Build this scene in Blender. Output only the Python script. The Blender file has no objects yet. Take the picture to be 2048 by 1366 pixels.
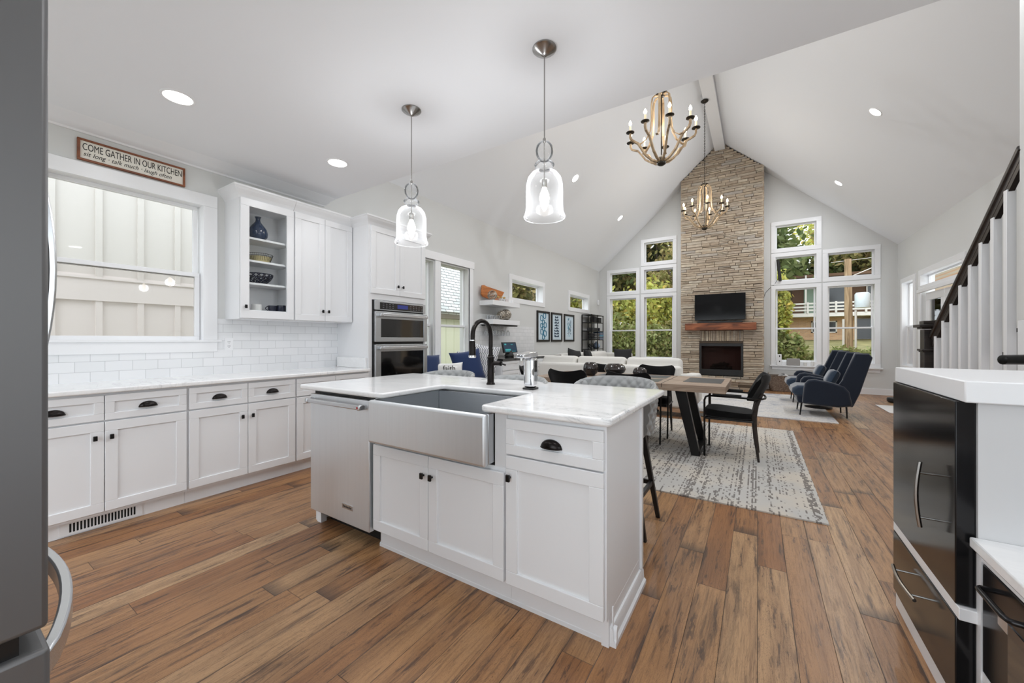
import bpy, math, random
import numpy as np
from math import pi, sin, cos, radians, sqrt
from mathutils import Vector, Matrix
random.seed(7)
SC = bpy.context.scene
COL = SC.collection

# ------------------------------------------------------------------ camera, sky, exposure
H = 1.23
cam_data = bpy.data.cameras.new('camera')
cam_data.sensor_width = 36.0
cam_data.lens = 770.0 / 2048.0 * 36.0
cam_data.shift_y = -3.9 / 2048.0
cam_data.clip_start = 0.02
cam_data.clip_end = 300
cam = bpy.data.objects.new('camera', cam_data)
cam.location = (0, 0, H)
cam.rotation_euler = (radians(90), 0, radians(32.52))
COL.objects.link(cam)
SC.camera = cam

SC.view_settings.view_transform = 'Standard'
SC.view_settings.look = 'None'
SC.view_settings.gamma = 1.0
SC.view_settings.use_curve_mapping = False
SC.view_settings.exposure = 0.23
SC.cycles.max_bounces = 9
SC.cycles.diffuse_bounces = 5
SC.cycles.glossy_bounces = 4
SC.cycles.transmission_bounces = 6
SC.cycles.transparent_max_bounces = 16
SC.cycles.caustics_reflective = False
SC.cycles.caustics_refractive = False
SC.cycles.sample_clamp_indirect = 4.0
SC.cycles.sample_clamp_direct = 30.0

world = bpy.data.worlds.new('overcast_sky')
SC.world = world
world.use_nodes = True
wn = world.node_tree.nodes
wn['Background'].inputs[0].default_value = (0.89, 0.95, 1.0, 1)
wn['Background'].inputs[1].default_value = 3.0


def lin(c):
    if isinstance(c, (int, float)):
        c = (c, c, c)
    out = []
    for v in c[:3]:
        v = v / 255.0
        out.append(v / 12.92 if v <= 0.04045 else ((v + 0.055) / 1.055) ** 2.4)
    return tuple(out) + (1.0,)


# ------------------------------------------------------------------ materials
MATS = {}


def mat(name, color=200, rough=0.5, metal=0.0, spec=0.5, emit=None, estr=0.0, coat=0.0, sheen=0.0):
    m = bpy.data.materials.new(name)
    m.use_nodes = True
    b = m.node_tree.nodes['Principled BSDF']
    b.inputs['Base Color'].default_value = lin(color)
    b.inputs['Roughness'].default_value = rough
    b.inputs['Metallic'].default_value = metal
    b.inputs['Specular IOR Level'].default_value = spec
    if coat:
        b.inputs['Coat Weight'].default_value = coat
        b.inputs['Coat Roughness'].default_value = 0.1
    if sheen:
        b.inputs['Sheen Weight'].default_value = sheen
    if emit is not None:
        b.inputs['Emission Color'].default_value = lin(emit)
        b.inputs['Emission Strength'].default_value = estr
    MATS[name] = m
    return m


class NT:
    """tiny node helper"""
    def __init__(s, m):
        s.t = m.node_tree
        s.b = s.t.nodes['Principled BSDF']

    def n(s, typ, ins=None, **kw):
        nd = s.t.nodes.new(typ)
        for k, v in kw.items():
            setattr(nd, k, v)
        for k, v in (ins or {}).items():
            if hasattr(v, 'is_linked') or isinstance(v, bpy.types.NodeSocket):
                s.t.links.new(v, nd.inputs[k])
            else:
                nd.inputs[k].default_value = v
        return nd

    def math(s, op, a, b=0.0, clamp=False):
        nd = s.n('ShaderNodeMath', {0: a, 1: b}, operation=op, use_clamp=clamp)
        return nd.outputs[0]

    def ramp(s, fac, stops, interp='LINEAR'):
        nd = s.n('ShaderNodeValToRGB', {'Fac': fac})
        cr = nd.color_ramp
        cr.interpolation = interp
        while len(cr.elements) < len(stops):
            cr.elements.new(0.5)
        for e, (p, c) in zip(cr.elements, stops):
            e.position = p
            e.color = c if len(c) == 4 else tuple(c) + (1,)
        return nd.outputs[0]

    def mix(s, fac, a, b, mode='MIX'):
        nd = s.n('ShaderNodeMix', None, data_type='RGBA', blend_type=mode)
        for idx, v in ((0, fac), (6, a), (7, b)):
            if isinstance(v, bpy.types.NodeSocket):
                s.t.links.new(v, nd.inputs[idx])
            else:
                nd.inputs[idx].default_value = v
        return nd.outputs[2]

    def out(s, sock, name='Base Color'):
        s.t.links.new(sock, s.b.inputs[name])

    def bump(s, h, strength=0.3, dist=0.01):
        nd = s.n('ShaderNodeBump', {'Height': h, 'Strength': strength, 'Distance': dist})
        s.t.links.new(nd.outputs[0], s.b.inputs['Normal'])


def g(v):
    return (v, v, v, 1)


def coords(N, scale=(1, 1, 1), kind='Object'):
    tc = N.n('ShaderNodeTexCoord')
    mp = N.n('ShaderNodeMapping', {'Vector': tc.outputs[kind], 'Scale': scale})
    return mp.outputs[0]


wall_m = mat('wall_paint', (215, 216, 215), 0.9, spec=0.2)
ceil_m = mat('ceiling_paint', (238, 240, 243), 0.9, spec=0.2)
white_m = mat('white_trim', (238, 239, 241), 0.35)
cab_m = mat('white_cabinet', (230, 231, 233), 0.32)
cabin_m = mat('cabinet_interior', (228, 230, 232), 0.5)
black_m = mat('black_metal', (16, 15, 15), 0.32, metal=0.4)
bronze_m = mat('oil_rubbed_bronze', (30, 26, 25), 0.28, metal=0.7)
chrome_m = mat('chrome', (225, 226, 228), 0.06, metal=1.0)
nickel_m = mat('brushed_nickel', (165, 163, 160), 0.25, metal=1.0)
blkwood_m = mat('black_wood', (22, 19, 18), 0.45)
rubber_m = mat('black_plastic', (14, 14, 15), 0.4)
dark_m = mat('dark_void', (8, 8, 8), 0.8)
screen_m = mat('tv_screen', (4, 4, 5), 0.10, spec=0.18)
blackvel_m = mat('black_velvet', (13, 13, 14), 0.9, spec=0.1, sheen=0.15)
navy_m = mat('navy_velvet', (22, 32, 48), 0.8, spec=0.2, sheen=0.5)
navyl_m = mat('navy_velvet_seat', (40, 56, 76), 0.8, spec=0.2, sheen=0.8)
piping_m = mat('grey_piping', (92, 96, 102), 0.7)
blue_m = mat('royal_blue_fabric', (14, 42, 88), 0.85, sheen=0.3)
sofa_m = mat('white_linen', (226, 224, 219), 0.9, spec=0.2)
pillowb_m = mat('charcoal_fabric', (34, 34, 36), 0.85)
gray_m = mat('stool_grey_leather', (158, 160, 160), 0.42)
blueglz_m = mat('blue_glaze', (38, 54, 80), 0.08, coat=0.6)
ceram_m = mat('white_ceramic', (228, 228, 226), 0.2)
navyc_m = mat('navy_ceramic', (28, 32, 50), 0.2)
slate_m = mat('slate_inlay', (84, 88, 90), 0.35)
paper_m = mat('art_paper', (206, 222, 232), 0.6)
signw_m = mat('sign_board', (232, 228, 218), 0.6)
signt_m = mat('sign_lettering', (26, 22, 21), 0.7)
doorblk_m = mat('black_glass', (18, 18, 19), 0.07, coat=0.3)
ovenglass_m = mat('oven_glass', (12, 12, 13), 0.05, coat=0.5)
blklam_m = mat('black_stainless', (46, 46, 48), 0.22, metal=0.75)
rod_m = mat('chandelier_iron', (52, 48, 42), 0.4, metal=0.8)
candle_m = mat('ivory_candle_sleeve', (235, 222, 190), 0.5, emit=(255, 225, 170), estr=0.25)
bulb_m = mat('glowing_bulb', (255, 240, 215), 0.4, emit=(255, 226, 180), estr=22.0)
pbulb_m = mat('glowing_filament_bulb', (255, 248, 236), 0.4, emit=(255, 244, 230), estr=14.0)
lens_m = mat('lit_can_lens', (255, 250, 244), 0.4, emit=(255, 250, 244), estr=9.0)
bark_m = mat('tree_bark', (92, 80, 66), 0.9)
gold_m = mat('gold_metal', (176, 146, 88), 0.3, metal=1.0)
silver_m = mat('silver_ball', (178, 170, 158), 0.3, metal=0.9)


def brushed(name, col, rough, sc):
    m = mat(name, col, rough, metal=1.0)
    N = NT(m)
    v = coords(N, sc)
    nz = N.n('ShaderNodeTexNoise', {'Vector': v, 'Scale': 1.0, 'Detail': 3.0})
    nz2 = N.n('ShaderNodeTexNoise', {'Vector': coords(N, (3, 3, 3)), 'Scale': 1.0, 'Detail': 3.0})
    r = N.math('ADD', N.math('MULTIPLY', nz.outputs[0], 0.05), N.math('MULTIPLY', nz2.outputs[0], 0.24))
    N.out(N.math('ADD', r, rough - 0.16), 'Roughness')
    c = N.ramp(nz.outputs[0], [(0.3, lin([x * 0.985 for x in col])), (0.7, lin(col))])
    N.out(c)
    return m


steel_m = brushed('brushed_steel', (224, 227, 230), 0.50, (60, 60, 1.5))
steelh_m = brushed('brushed_steel_level', (196, 199, 202), 0.38, (2, 2, 90))
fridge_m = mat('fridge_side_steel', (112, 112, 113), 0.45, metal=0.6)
handle_m = mat('satin_steel_handle', (205, 207, 210), 0.25, metal=0.9)


def glass(name, tint=(1, 1, 1), refl=0.9, edge=1.45, haze=0.0):
    m = bpy.data.materials.new(name)
    m.use_nodes = True
    t = m.node_tree
    t.nodes.clear()
    o = t.nodes.new('ShaderNodeOutputMaterial')
    mx = t.nodes.new('ShaderNodeMixShader')
    tr = t.nodes.new('ShaderNodeBsdfTransparent')
    tr.inputs[0].default_value = tuple(tint) + (1,)
    gl = t.nodes.new('ShaderNodeBsdfGlossy')
    gl.inputs['Roughness'].default_value = 0.02
    gl.inputs[0].default_value = (refl, refl, refl, 1)
    fr = t.nodes.new('ShaderNodeFresnel')
    fr.inputs[0].default_value = edge
    t.links.new(fr.outputs[0], mx.inputs[0])
    t.links.new(tr.outputs[0], mx.inputs[1])
    t.links.new(gl.outputs[0], mx.inputs[2])
    last = mx.outputs[0]
    if haze:
        df = t.nodes.new('ShaderNodeBsdfDiffuse')
        df.inputs[0].default_value = (0.9, 0.92, 0.94, 1)
        m2 = t.nodes.new('ShaderNodeMixShader')
        lw = t.nodes.new('ShaderNodeLayerWeight')
        lw.inputs[0].default_value = 0.35
        ml = t.nodes.new('ShaderNodeMath')
        ml.operation = 'MULTIPLY_ADD'
        ml.inputs[1].default_value = haze
        ml.inputs[2].default_value = haze * 0.12
        t.links.new(lw.outputs['Facing'], ml.inputs[0])
        t.links.new(ml.outputs[0], m2.inputs[0])
        t.links.new(last, m2.inputs[1])
        t.links.new(df.outputs[0], m2.inputs[2])
        last = m2.outputs[0]
    t.links.new(last, o.inputs[0])
    return m


pane_m = glass('window_glass', (0.97, 0.98, 0.98), 0.9, 1.25)
screenp_m = glass('screened_glass', (0.86, 0.84, 0.83), 0.8, 1.4)
shade_m = glass('clear_shade_glass', (0.97, 0.975, 0.98), 0.72, 1.28, haze=0.14)
cglass_m = glass('drinking_glass', (0.95, 0.96, 0.97), 1.0, 1.5, haze=0.4)


def floor_mat():
    m = mat('hickory_planks', (140, 100, 70), 0.3)
    N = NT(m)
    tc = N.n('ShaderNodeTexCoord')
    sp = N.n('ShaderNodeSeparateXYZ', {0: tc.outputs['Object']})
    x, y = sp.outputs[0], sp.outputs[1]
    W, L = 0.130, 1.35
    row = N.math('FLOOR', N.math('DIVIDE', x, W))
    wr = N.n('ShaderNodeTexWhiteNoise', {'W': row}, noise_dimensions='1D').outputs['Value']
    yy = N.math('DIVIDE', N.math('ADD', y, N.math('MULTIPLY', wr, 7.31)), L)
    col = N.math('FLOOR', yy)
    cid = N.n('ShaderNodeCombineXYZ', {0: row, 1: col})
    wn_ = N.n('ShaderNodeTexWhiteNoise', {'Vector': cid.outputs[0]}, noise_dimensions='2D')
    r1 = wn_.outputs['Value']
    fx = N.math('FRACT', N.math('DIVIDE', x, W))
    fy = N.math('FRACT', yy)
    ex = N.math('MULTIPLY', N.math('MINIMUM', fx, N.math('SUBTRACT', 1.0, fx)), W)
    ey = N.math('MULTIPLY', N.math('MINIMUM', fy, N.math('SUBTRACT', 1.0, fy)), L)
    e = N.math('MINIMUM', ex, ey)
    gap = N.math('SUBTRACT', 1.0, N.math('DIVIDE', e, 0.0016, clamp=True), clamp=True)
    # grain coordinates, offset per plank
    off = N.n('ShaderNodeVectorMath', {0: wn_.outputs['Color'], 1: (37.0, 23.0, 11.0)}, operation='MULTIPLY')
    pc = N.n('ShaderNodeVectorMath', {0: tc.outputs['Object'], 1: off.outputs[0]}, operation='ADD')
    v1 = N.n('ShaderNodeMapping', {'Vector': pc.outputs[0], 'Scale': (22, 1.6, 1)}).outputs[0]
    v2 = N.n('ShaderNodeMapping', {'Vector': pc.outputs[0], 'Scale': (150, 7, 1)}).outputs[0]
    v3 = N.n('ShaderNodeMapping', {'Vector': pc.outputs[0], 'Scale': (7, 0.9, 1)}).outputs[0]
    n1 = N.n('ShaderNodeTexNoise', {'Vector': v1, 'Scale': 1.0, 'Detail': 4.0, 'Distortion': 0.7}).outputs[0]
    n2 = N.n('ShaderNodeTexNoise', {'Vector': v2, 'Scale': 1.0, 'Detail': 2.0}).outputs[0]
    n3 = N.n('ShaderNodeTexNoise', {'Vector': v3, 'Scale': 1.0, 'Detail': 6.0, 'Distortion': 1.6, 'Roughness': 0.7}).outputs[0]
    base = N.ramp(r1, [(0.0, lin((152, 104, 66))), (0.35, lin((180, 138, 96))), (0.7, lin((164, 118, 78))), (1.0, lin((196, 160, 120)))])
    c = N.mix(N.math('MULTIPLY', N.ramp(n1, [(0.42, g(0)), (0.62, g(1))]), 0.35), base, lin((104, 66, 42)))
    c = N.mix(N.math('MULTIPLY', N.ramp(n2, [(0.5, g(0)), (0.68, g(1))]), 0.32), c, lin((84, 54, 36)))
    # growth-ring streaks
    ring = N.math('ABSOLUTE', N.math('SINE', N.math('MULTIPLY', n3, 92.0)))
    c = N.mix(N.math('MULTIPLY', N.ramp(ring, [(0.0, g(1)), (0.34, g(0))]), 0.62), c, lin((84, 56, 40)))
    v5 = N.n('ShaderNodeMapping', {'Vector': pc.outputs[0], 'Scale': (42, 4.5, 1)}).outputs[0]
    n5 = N.n('ShaderNodeTexNoise', {'Vector': v5, 'Scale': 1.0, 'Detail': 5.0, 'Roughness': 0.7, 'Distortion': 0.4}).outputs[0]
    bw_ = N.ramp(n1, [(0.40, g(0)), (0.58, g(1))])
    c = N.mix(N.math('MULTIPLY', N.math('MULTIPLY', N.ramp(n5, [(0.545, g(0)), (0.585, g(1))]), bw_), 0.72), c, lin((70, 52, 44)))
    # charcoal staining
    st = N.ramp(n3, [(0.56, g(0)), (0.68, g(1))])
    c = N.mix(N.math('MULTIPLY', st, 0.62), c, lin((66, 52, 46)))
    endst = N.math('SUBTRACT', 1.0, N.math('DIVIDE', N.math('MULTIPLY', fy, L), N.math('ADD', 0.03, N.math('MULTIPLY', n1, 0.16))), clamp=True)
    endst = N.math('MULTIPLY', endst, N.ramp(r1, [(0.45, g(0)), (0.55, g(1))]))
    edst = N.math('SUBTRACT', 1.0, N.math('DIVIDE', ex, N.math('MULTIPLY', N.ramp(n1, [(0.5, g(0.02)), (0.7, g(1))]), 0.034)), clamp=True)
    dk = N.math('MAXIMUM', endst, N.math('MULTIPLY', edst, 0.75))
    c = N.mix(N.math('MULTIPLY', dk, 0.75), c, lin((58, 46, 42)))
    c = N.mix(gap, c, lin((30, 20, 15)))
    N.out(c)
    N.out(N.math('ADD', 0.24, N.math('MULTIPLY', n2, 0.2)), 'Roughness')
    h = N.math('SUBTRACT', N.math('MULTIPLY', n3, 0.5), N.math('MULTIPLY', gap, 1.4))
    N.bump(h, 0.35, 0.006)
    m.node_tree.nodes['Principled BSDF'].inputs['Specular IOR Level'].default_value = 0.45
    return m


floor_m = floor_mat()


def marble_mat():
    m = mat('white_marble', (236, 236, 236), 0.12)
    N = NT(m)
    v = coords(N, (1, 1, 1))
    rot = N.n('ShaderNodeMapping', {'Vector': v, 'Rotation': (0, 0, 0.35), 'Scale': (1.0, 3.4, 2.0)}).outputs[0]
    n = N.n('ShaderNodeTexNoise', {'Vector': rot, 'Scale': 1.9, 'Detail': 7.0, 'Roughness': 0.62, 'Distortion': 1.4}).outputs[0]
    a = N.math('ABSOLUTE', N.math('SUBTRACT', n, 0.5))
    vein = N.ramp(a, [(0.0, g(1)), (0.010, g(0.30)), (0.035, g(0))])
    n4 = N.n('ShaderNodeTexNoise', {'Vector': rot, 'Scale': 4.6, 'Detail': 6.0, 'Roughness': 0.6, 'Distortion': 1.0}).outputs[0]
    a4 = N.math('ABSOLUTE', N.math('SUBTRACT', n4, 0.5))
    vein2 = N.ramp(a4, [(0.0, g(0.5)), (0.010, g(0))])
    n2 = N.n('ShaderNodeTexNoise', {'Vector': v, 'Scale': 1.3, 'Detail': 3.0}).outputs[0]
    msk = N.ramp(n2, [(0.50, g(0.08)), (0.68, g(1))])
    f = N.math('MULTIPLY', N.math('MAXIMUM', vein, vein2), N.math('MULTIPLY', msk, 0.7), clamp=True)
    n3 = N.n('ShaderNodeTexNoise', {'Vector': rot, 'Scale': 2.5, 'Detail': 4.0}).outputs[0]
    basec = N.ramp(n3, [(0.35, lin((236, 237, 238))), (0.6, lin((244, 244, 244)))])
    N.out(N.mix(f, basec, lin((120, 122, 128))))
    return m


marble_m = marble_mat()


def tile_mat():
    m = mat('subway_tile', (236, 238, 240), 0.12)
    N = NT(m)
    tc = N.n('ShaderNodeTexCoord')
    sp = N.n('ShaderNodeSeparateXYZ', {0: tc.outputs['Object']})
    cb = N.n('ShaderNodeCombineXYZ', {0: N.math('ADD', sp.outputs[1], sp.outputs[0]), 1: sp.outputs[2]})
    br = N.n('ShaderNodeTexBrick', {'Vector': cb.outputs[0], 'Scale': 1.0, 'Mortar Size': 0.0016, 'Mortar Smooth': 0.3,
                                    'Brick Width': 0.152, 'Row Height': 0.0762, 'Color1': lin((238, 239, 241)),
                                    'Color2': lin((230, 232, 234)), 'Mortar': lin((196, 198, 200))})
    N.out(br.outputs['Color'])
    N.bump(N.math('SUBTRACT', 1.0, br.outputs['Fac']), 0.35, 0.003)
    return m


tile_m = tile_mat()


def stone_mat():
    m = mat('ledger_stone', (176, 160, 142), 0.85, spec=0.25)
    N = NT(m)
    ge = N.n('ShaderNodeNewGeometry')
    r = ge.outputs['Random Per Island']
    n = N.n('ShaderNodeTexNoise', {'Vector': coords(N, (6, 6, 14)), 'Scale': 2.0, 'Detail': 6.0}).outputs[0]
    c = N.ramp(r, [(0.0, lin((168, 152, 134))), (0.3, lin((196, 180, 158))), (0.55, lin((180, 166, 150))), (0.8, lin((206, 194, 174))), (1.0, lin((176, 170, 162)))])
    c2 = N.mix(N.ramp(n, [(0.35, g(0.45)), (0.7, g(0))]), c, lin((136, 120, 104)))
    N.out(c2)
    N.bump(n, 0.6, 0.02)
    return m


stone_m = stone_mat()


def wood_mat(name, c1, c2, c3, sc, rough=0.5):
    m = mat(name, c1, rough)
    N = NT(m)
    v = coords(N, sc)
    n = N.n('ShaderNodeTexNoise', {'Vector': v, 'Scale': 1.0, 'Detail': 6.0, 'Distortion': 0.8}).outputs[0]
    N.out(N.ramp(n, [(0.3, lin(c1)), (0.5, lin(c2)), (0.7, lin(c3))]))
    N.bump(n, 0.2, 0.004)
    return m


mantel_m = wood_mat('mantel_wood', (78, 44, 28), (126, 70, 42), (158, 96, 62), (2.5, 14, 14), 0.6)
table_m = wood_mat('weathered_oak', (128, 108, 92), (160, 140, 122), (178, 160, 142), (3, 26, 26), 0.5)
board_m = wood_mat('cherry_board', (150, 82, 34), (188, 112, 54), (206, 134, 74), (20, 3, 20), 0.45)
signf_m = wood_mat('sign_frame_wood', (94, 50, 28), (124, 70, 42), (146, 88, 56), (20, 3, 20), 0.5)
chand_m = wood_mat('chandelier_wood', (124, 104, 80), (160, 138, 108), (186, 166, 136), (20, 20, 5), 0.6)
darkw_m = wood_mat('espresso_wood', (26, 21, 18), (36, 29, 26), (48, 40, 36), (6, 6, 30), 0.35)
plinth_m = wood_mat('sofa_plinth_wood', (176, 140, 112), (198, 164, 136), (206, 176, 150), (4, 20, 20), 0.5)
wicker_m = wood_mat('wicker_weave', (70, 58, 50), (112, 96, 84), (140, 124, 110), (30, 30, 60), 0.8)
pole_m = wood_mat('pole_wood', (120, 98, 74), (160, 134, 104), (182, 158, 128), (12, 12, 1), 0.9)


def rug_mat():
    m = mat('striped_rug', (196, 188, 176), 0.95, spec=0.1)
    N = NT(m)
    tc = N.n('ShaderNodeTexCoord')
    sp = N.n('ShaderNodeSeparateXYZ', {0: tc.outputs['Object']})
    col = N.math('FLOOR', N.math('MULTIPLY', sp.outputs[0], 92.0))
    rw_ = N.n('ShaderNodeTexWhiteNoise', {'W': col}, noise_dimensions='1D').outputs['Value']
    cv = N.n('ShaderNodeCombineXYZ', {0: N.math('MULTIPLY', col, 7.37), 1: N.math('MULTIPLY', sp.outputs[1], 17.0)})
    n = N.n('ShaderNodeTexNoise', {'Vector': cv.outputs[0], 'Scale': 1.0, 'Detail': 2.0}).outputs[0]
    n2 = N.n('ShaderNodeTexNoise', {'Vector': coords(N, (5.0, 0.9, 1)), 'Scale': 1.0, 'Detail': 3.0}).outputs[0]
    s = N.math('ADD', n, N.math('MULTIPLY', N.math('SUBTRACT', n2, 0.5), 0.55))
    s = N.math('ADD', s, N.math('MULTIPLY', N.math('SUBTRACT', rw_, 0.5), 0.28))
    f = N.ramp(s, [(0.555, g(0)), (0.60, g(1))])
    n4 = N.n('ShaderNodeTexNoise', {'Vector': coords(N, (2, 2, 1)), 'Scale': 1.0, 'Detail': 2.0}).outputs[0]
    base = N.ramp(n4, [(0.4, lin((204, 196, 184))), (0.6, lin((192, 190, 186)))])
    N.out(N.mix(N.math('MULTIPLY', f, 0.85), base, lin((112, 106, 102))))
    return m


def rug2_mat():
    m = mat('distressed_rug', (196, 192, 188), 0.95, spec=0.1)
    N = NT(m)
    n = N.n('ShaderNodeTexNoise', {'Vector': coords(N, (2.2, 2.2, 1)), 'Scale': 1.0, 'Detail': 9.0, 'Roughness': 0.75}).outputs[0]
    n2 = N.n('ShaderNodeTexNoise', {'Vector': coords(N, (30, 30, 1)), 'Scale': 1.0, 'Detail': 3.0}).outputs[0]
    c = N.ramp(n, [(0.35, lin((150, 154, 166))), (0.48, lin((206, 204, 202))), (0.6, lin((212, 208, 202))), (0.72, lin((166, 150, 138)))])
    N.out(N.mix(N.ramp(n2, [(0.52, g(0)), (0.62, g(0.35))]), c, lin((150, 148, 152))))
    return m


rug_m, rug2_m = rug_mat(), rug2_mat()


def fabric_stripe():
    m = mat('diamond_stripe_fabric', (210, 212, 216), 0.9)
    N = NT(m)
    tc = N.n('ShaderNodeTexCoord')
    sp = N.n('ShaderNodeSeparateXYZ', {0: tc.outputs['Object']})
    zz = N.math('MULTIPLY', N.math('SINE', N.math('MULTIPLY', sp.outputs[2], 70.0)), 1.6)
    a = N.math('SINE', N.math('ADD', N.math('MULTIPLY', sp.outputs[0], 230.0), zz))
    N.out(N.mix(N.ramp(a, [(0.45, g(0)), (0.55, g(1))]), lin((222, 222, 224)), lin((70, 76, 92))))
    return m


stripe_m = fabric_stripe()


def leaf_mat(name, cs):
    m = mat(name, cs[0], 0.6, spec=0.25)
    N = NT(m)
    r = N.n('ShaderNodeNewGeometry').outputs['Random Per Island']
    k = len(cs)
    N.out(N.ramp(r, [(i / (k - 1), lin(c)) for i, c in enumerate(cs)]))
    N.b.inputs['Subsurface Weight'].default_value = 0.0
    # translucency
    t = N.t
    tr = t.nodes.new('ShaderNodeBsdfTranslucent')
    mx = t.nodes.new('ShaderNodeMixShader')
    mx.inputs[0].default_value = 0.35
    src = N.b.inputs['Base Color'].links[0].from_socket
    t.links.new(src, tr.inputs[0])
    t.links.new(N.b.outputs[0], mx.inputs[1])
    t.links.new(tr.outputs[0], mx.inputs[2])
    t.links.new(mx.outputs[0], t.nodes['Material Output'].inputs[0])
    return m


leafA = leaf_mat('leaves_yellow_green', [(128, 142, 62), (178, 180, 84), (198, 198, 116), (150, 158, 76), (198, 172, 88), (166, 174, 96)])
leafB = leaf_mat('leaves_olive', [(104, 108, 58), (140, 134, 80), (120, 118, 66), (160, 146, 94), (134, 112, 74)])
leafC = leaf_mat('leaves_dark_green', [(70, 86, 46), (104, 116, 66), (88, 98, 56), (126, 134, 84)])
leafD = leaf_mat('leaves_hedge', [(104, 118, 62), (138, 148, 84), (162, 166, 112), (120, 124, 70), (150, 136, 96)])


def noisy_mat(name, c1, c2, sc=3.0, rough=0.9):
    m = mat(name, c1, rough)
    N = NT(m)
    n = N.n('ShaderNodeTexNoise', {'Vector': coords(N, (sc, sc, sc)), 'Scale': 1.0, 'Detail': 5.0}).outputs[0]
    N.out(N.ramp(n, [(0.35, lin(c1)), (0.65, lin(c2))]))
    return m


lawn_m = noisy_mat('lawn', (104, 100, 58), (140, 132, 84), 1.5)


def brick_mat():
    m = mat('tan_brick', (190, 150, 110), 0.85)
    N = NT(m)
    tc = N.n('ShaderNodeTexCoord')
    sp = N.n('ShaderNodeSeparateXYZ', {0: tc.outputs['Object']})
    cb = N.n('ShaderNodeCombineXYZ', {0: sp.outputs[0], 1: sp.outputs[2]})
    br = N.n('ShaderNodeTexBrick', {'Vector': cb.outputs[0], 'Scale': 1.0, 'Mortar Size': 0.008, 'Brick Width': 0.22, 'Row Height': 0.07,
                                    'Color1': lin((196, 154, 112)), 'Color2': lin((176, 134, 98)), 'Mortar': lin((180, 166, 146))})
    N.out(br.outputs['Color'])
    return m


brick_m = brick_mat()


def shingle_mat():
    m = mat('grey_shingles', (190, 192, 190), 0.9)
    N = NT(m)
    tc = N.n('ShaderNodeTexCoord')
    sp = N.n('ShaderNodeSeparateXYZ', {0: tc.outputs['Object']})
    cb = N.n('ShaderNodeCombineXYZ', {0: sp.outputs[1], 1: N.math('MULTIPLY', sp.outputs[2], 1.0)})
    br = N.n('ShaderNodeTexBrick', {'Vector': cb.outputs[0], 'Scale': 1.0, 'Mortar Size': 0.010, 'Brick Width': 0.3, 'Row Height': 0.085,
                                    'Color1': lin((214, 216, 214)), 'Color2': lin((190, 192, 190)), 'Mortar': lin((112, 110, 108))})
    N.out(br.outputs['Color'])
    return m


shingle_m = shingle_mat()
nbwhite_m = mat('neighbour_white_siding', (208, 203, 197), 0.8)
nbbeige_m = mat('neighbour_beige_siding', (224, 218, 214), 0.8)
nbyel_m = mat('neighbour_cream_siding', (214, 214, 190), 0.8)
nbtrim_m = mat('neighbour_brown_eave', (120, 112, 98), 0.8)
extdark_m = mat('house_dark_wood', (92, 66, 46), 0.8)
extgreen_m = mat('house_green_wall', (132, 150, 132), 0.8)
extglass_m = mat('house_window_glass', (40, 44, 46), 0.15)


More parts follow.
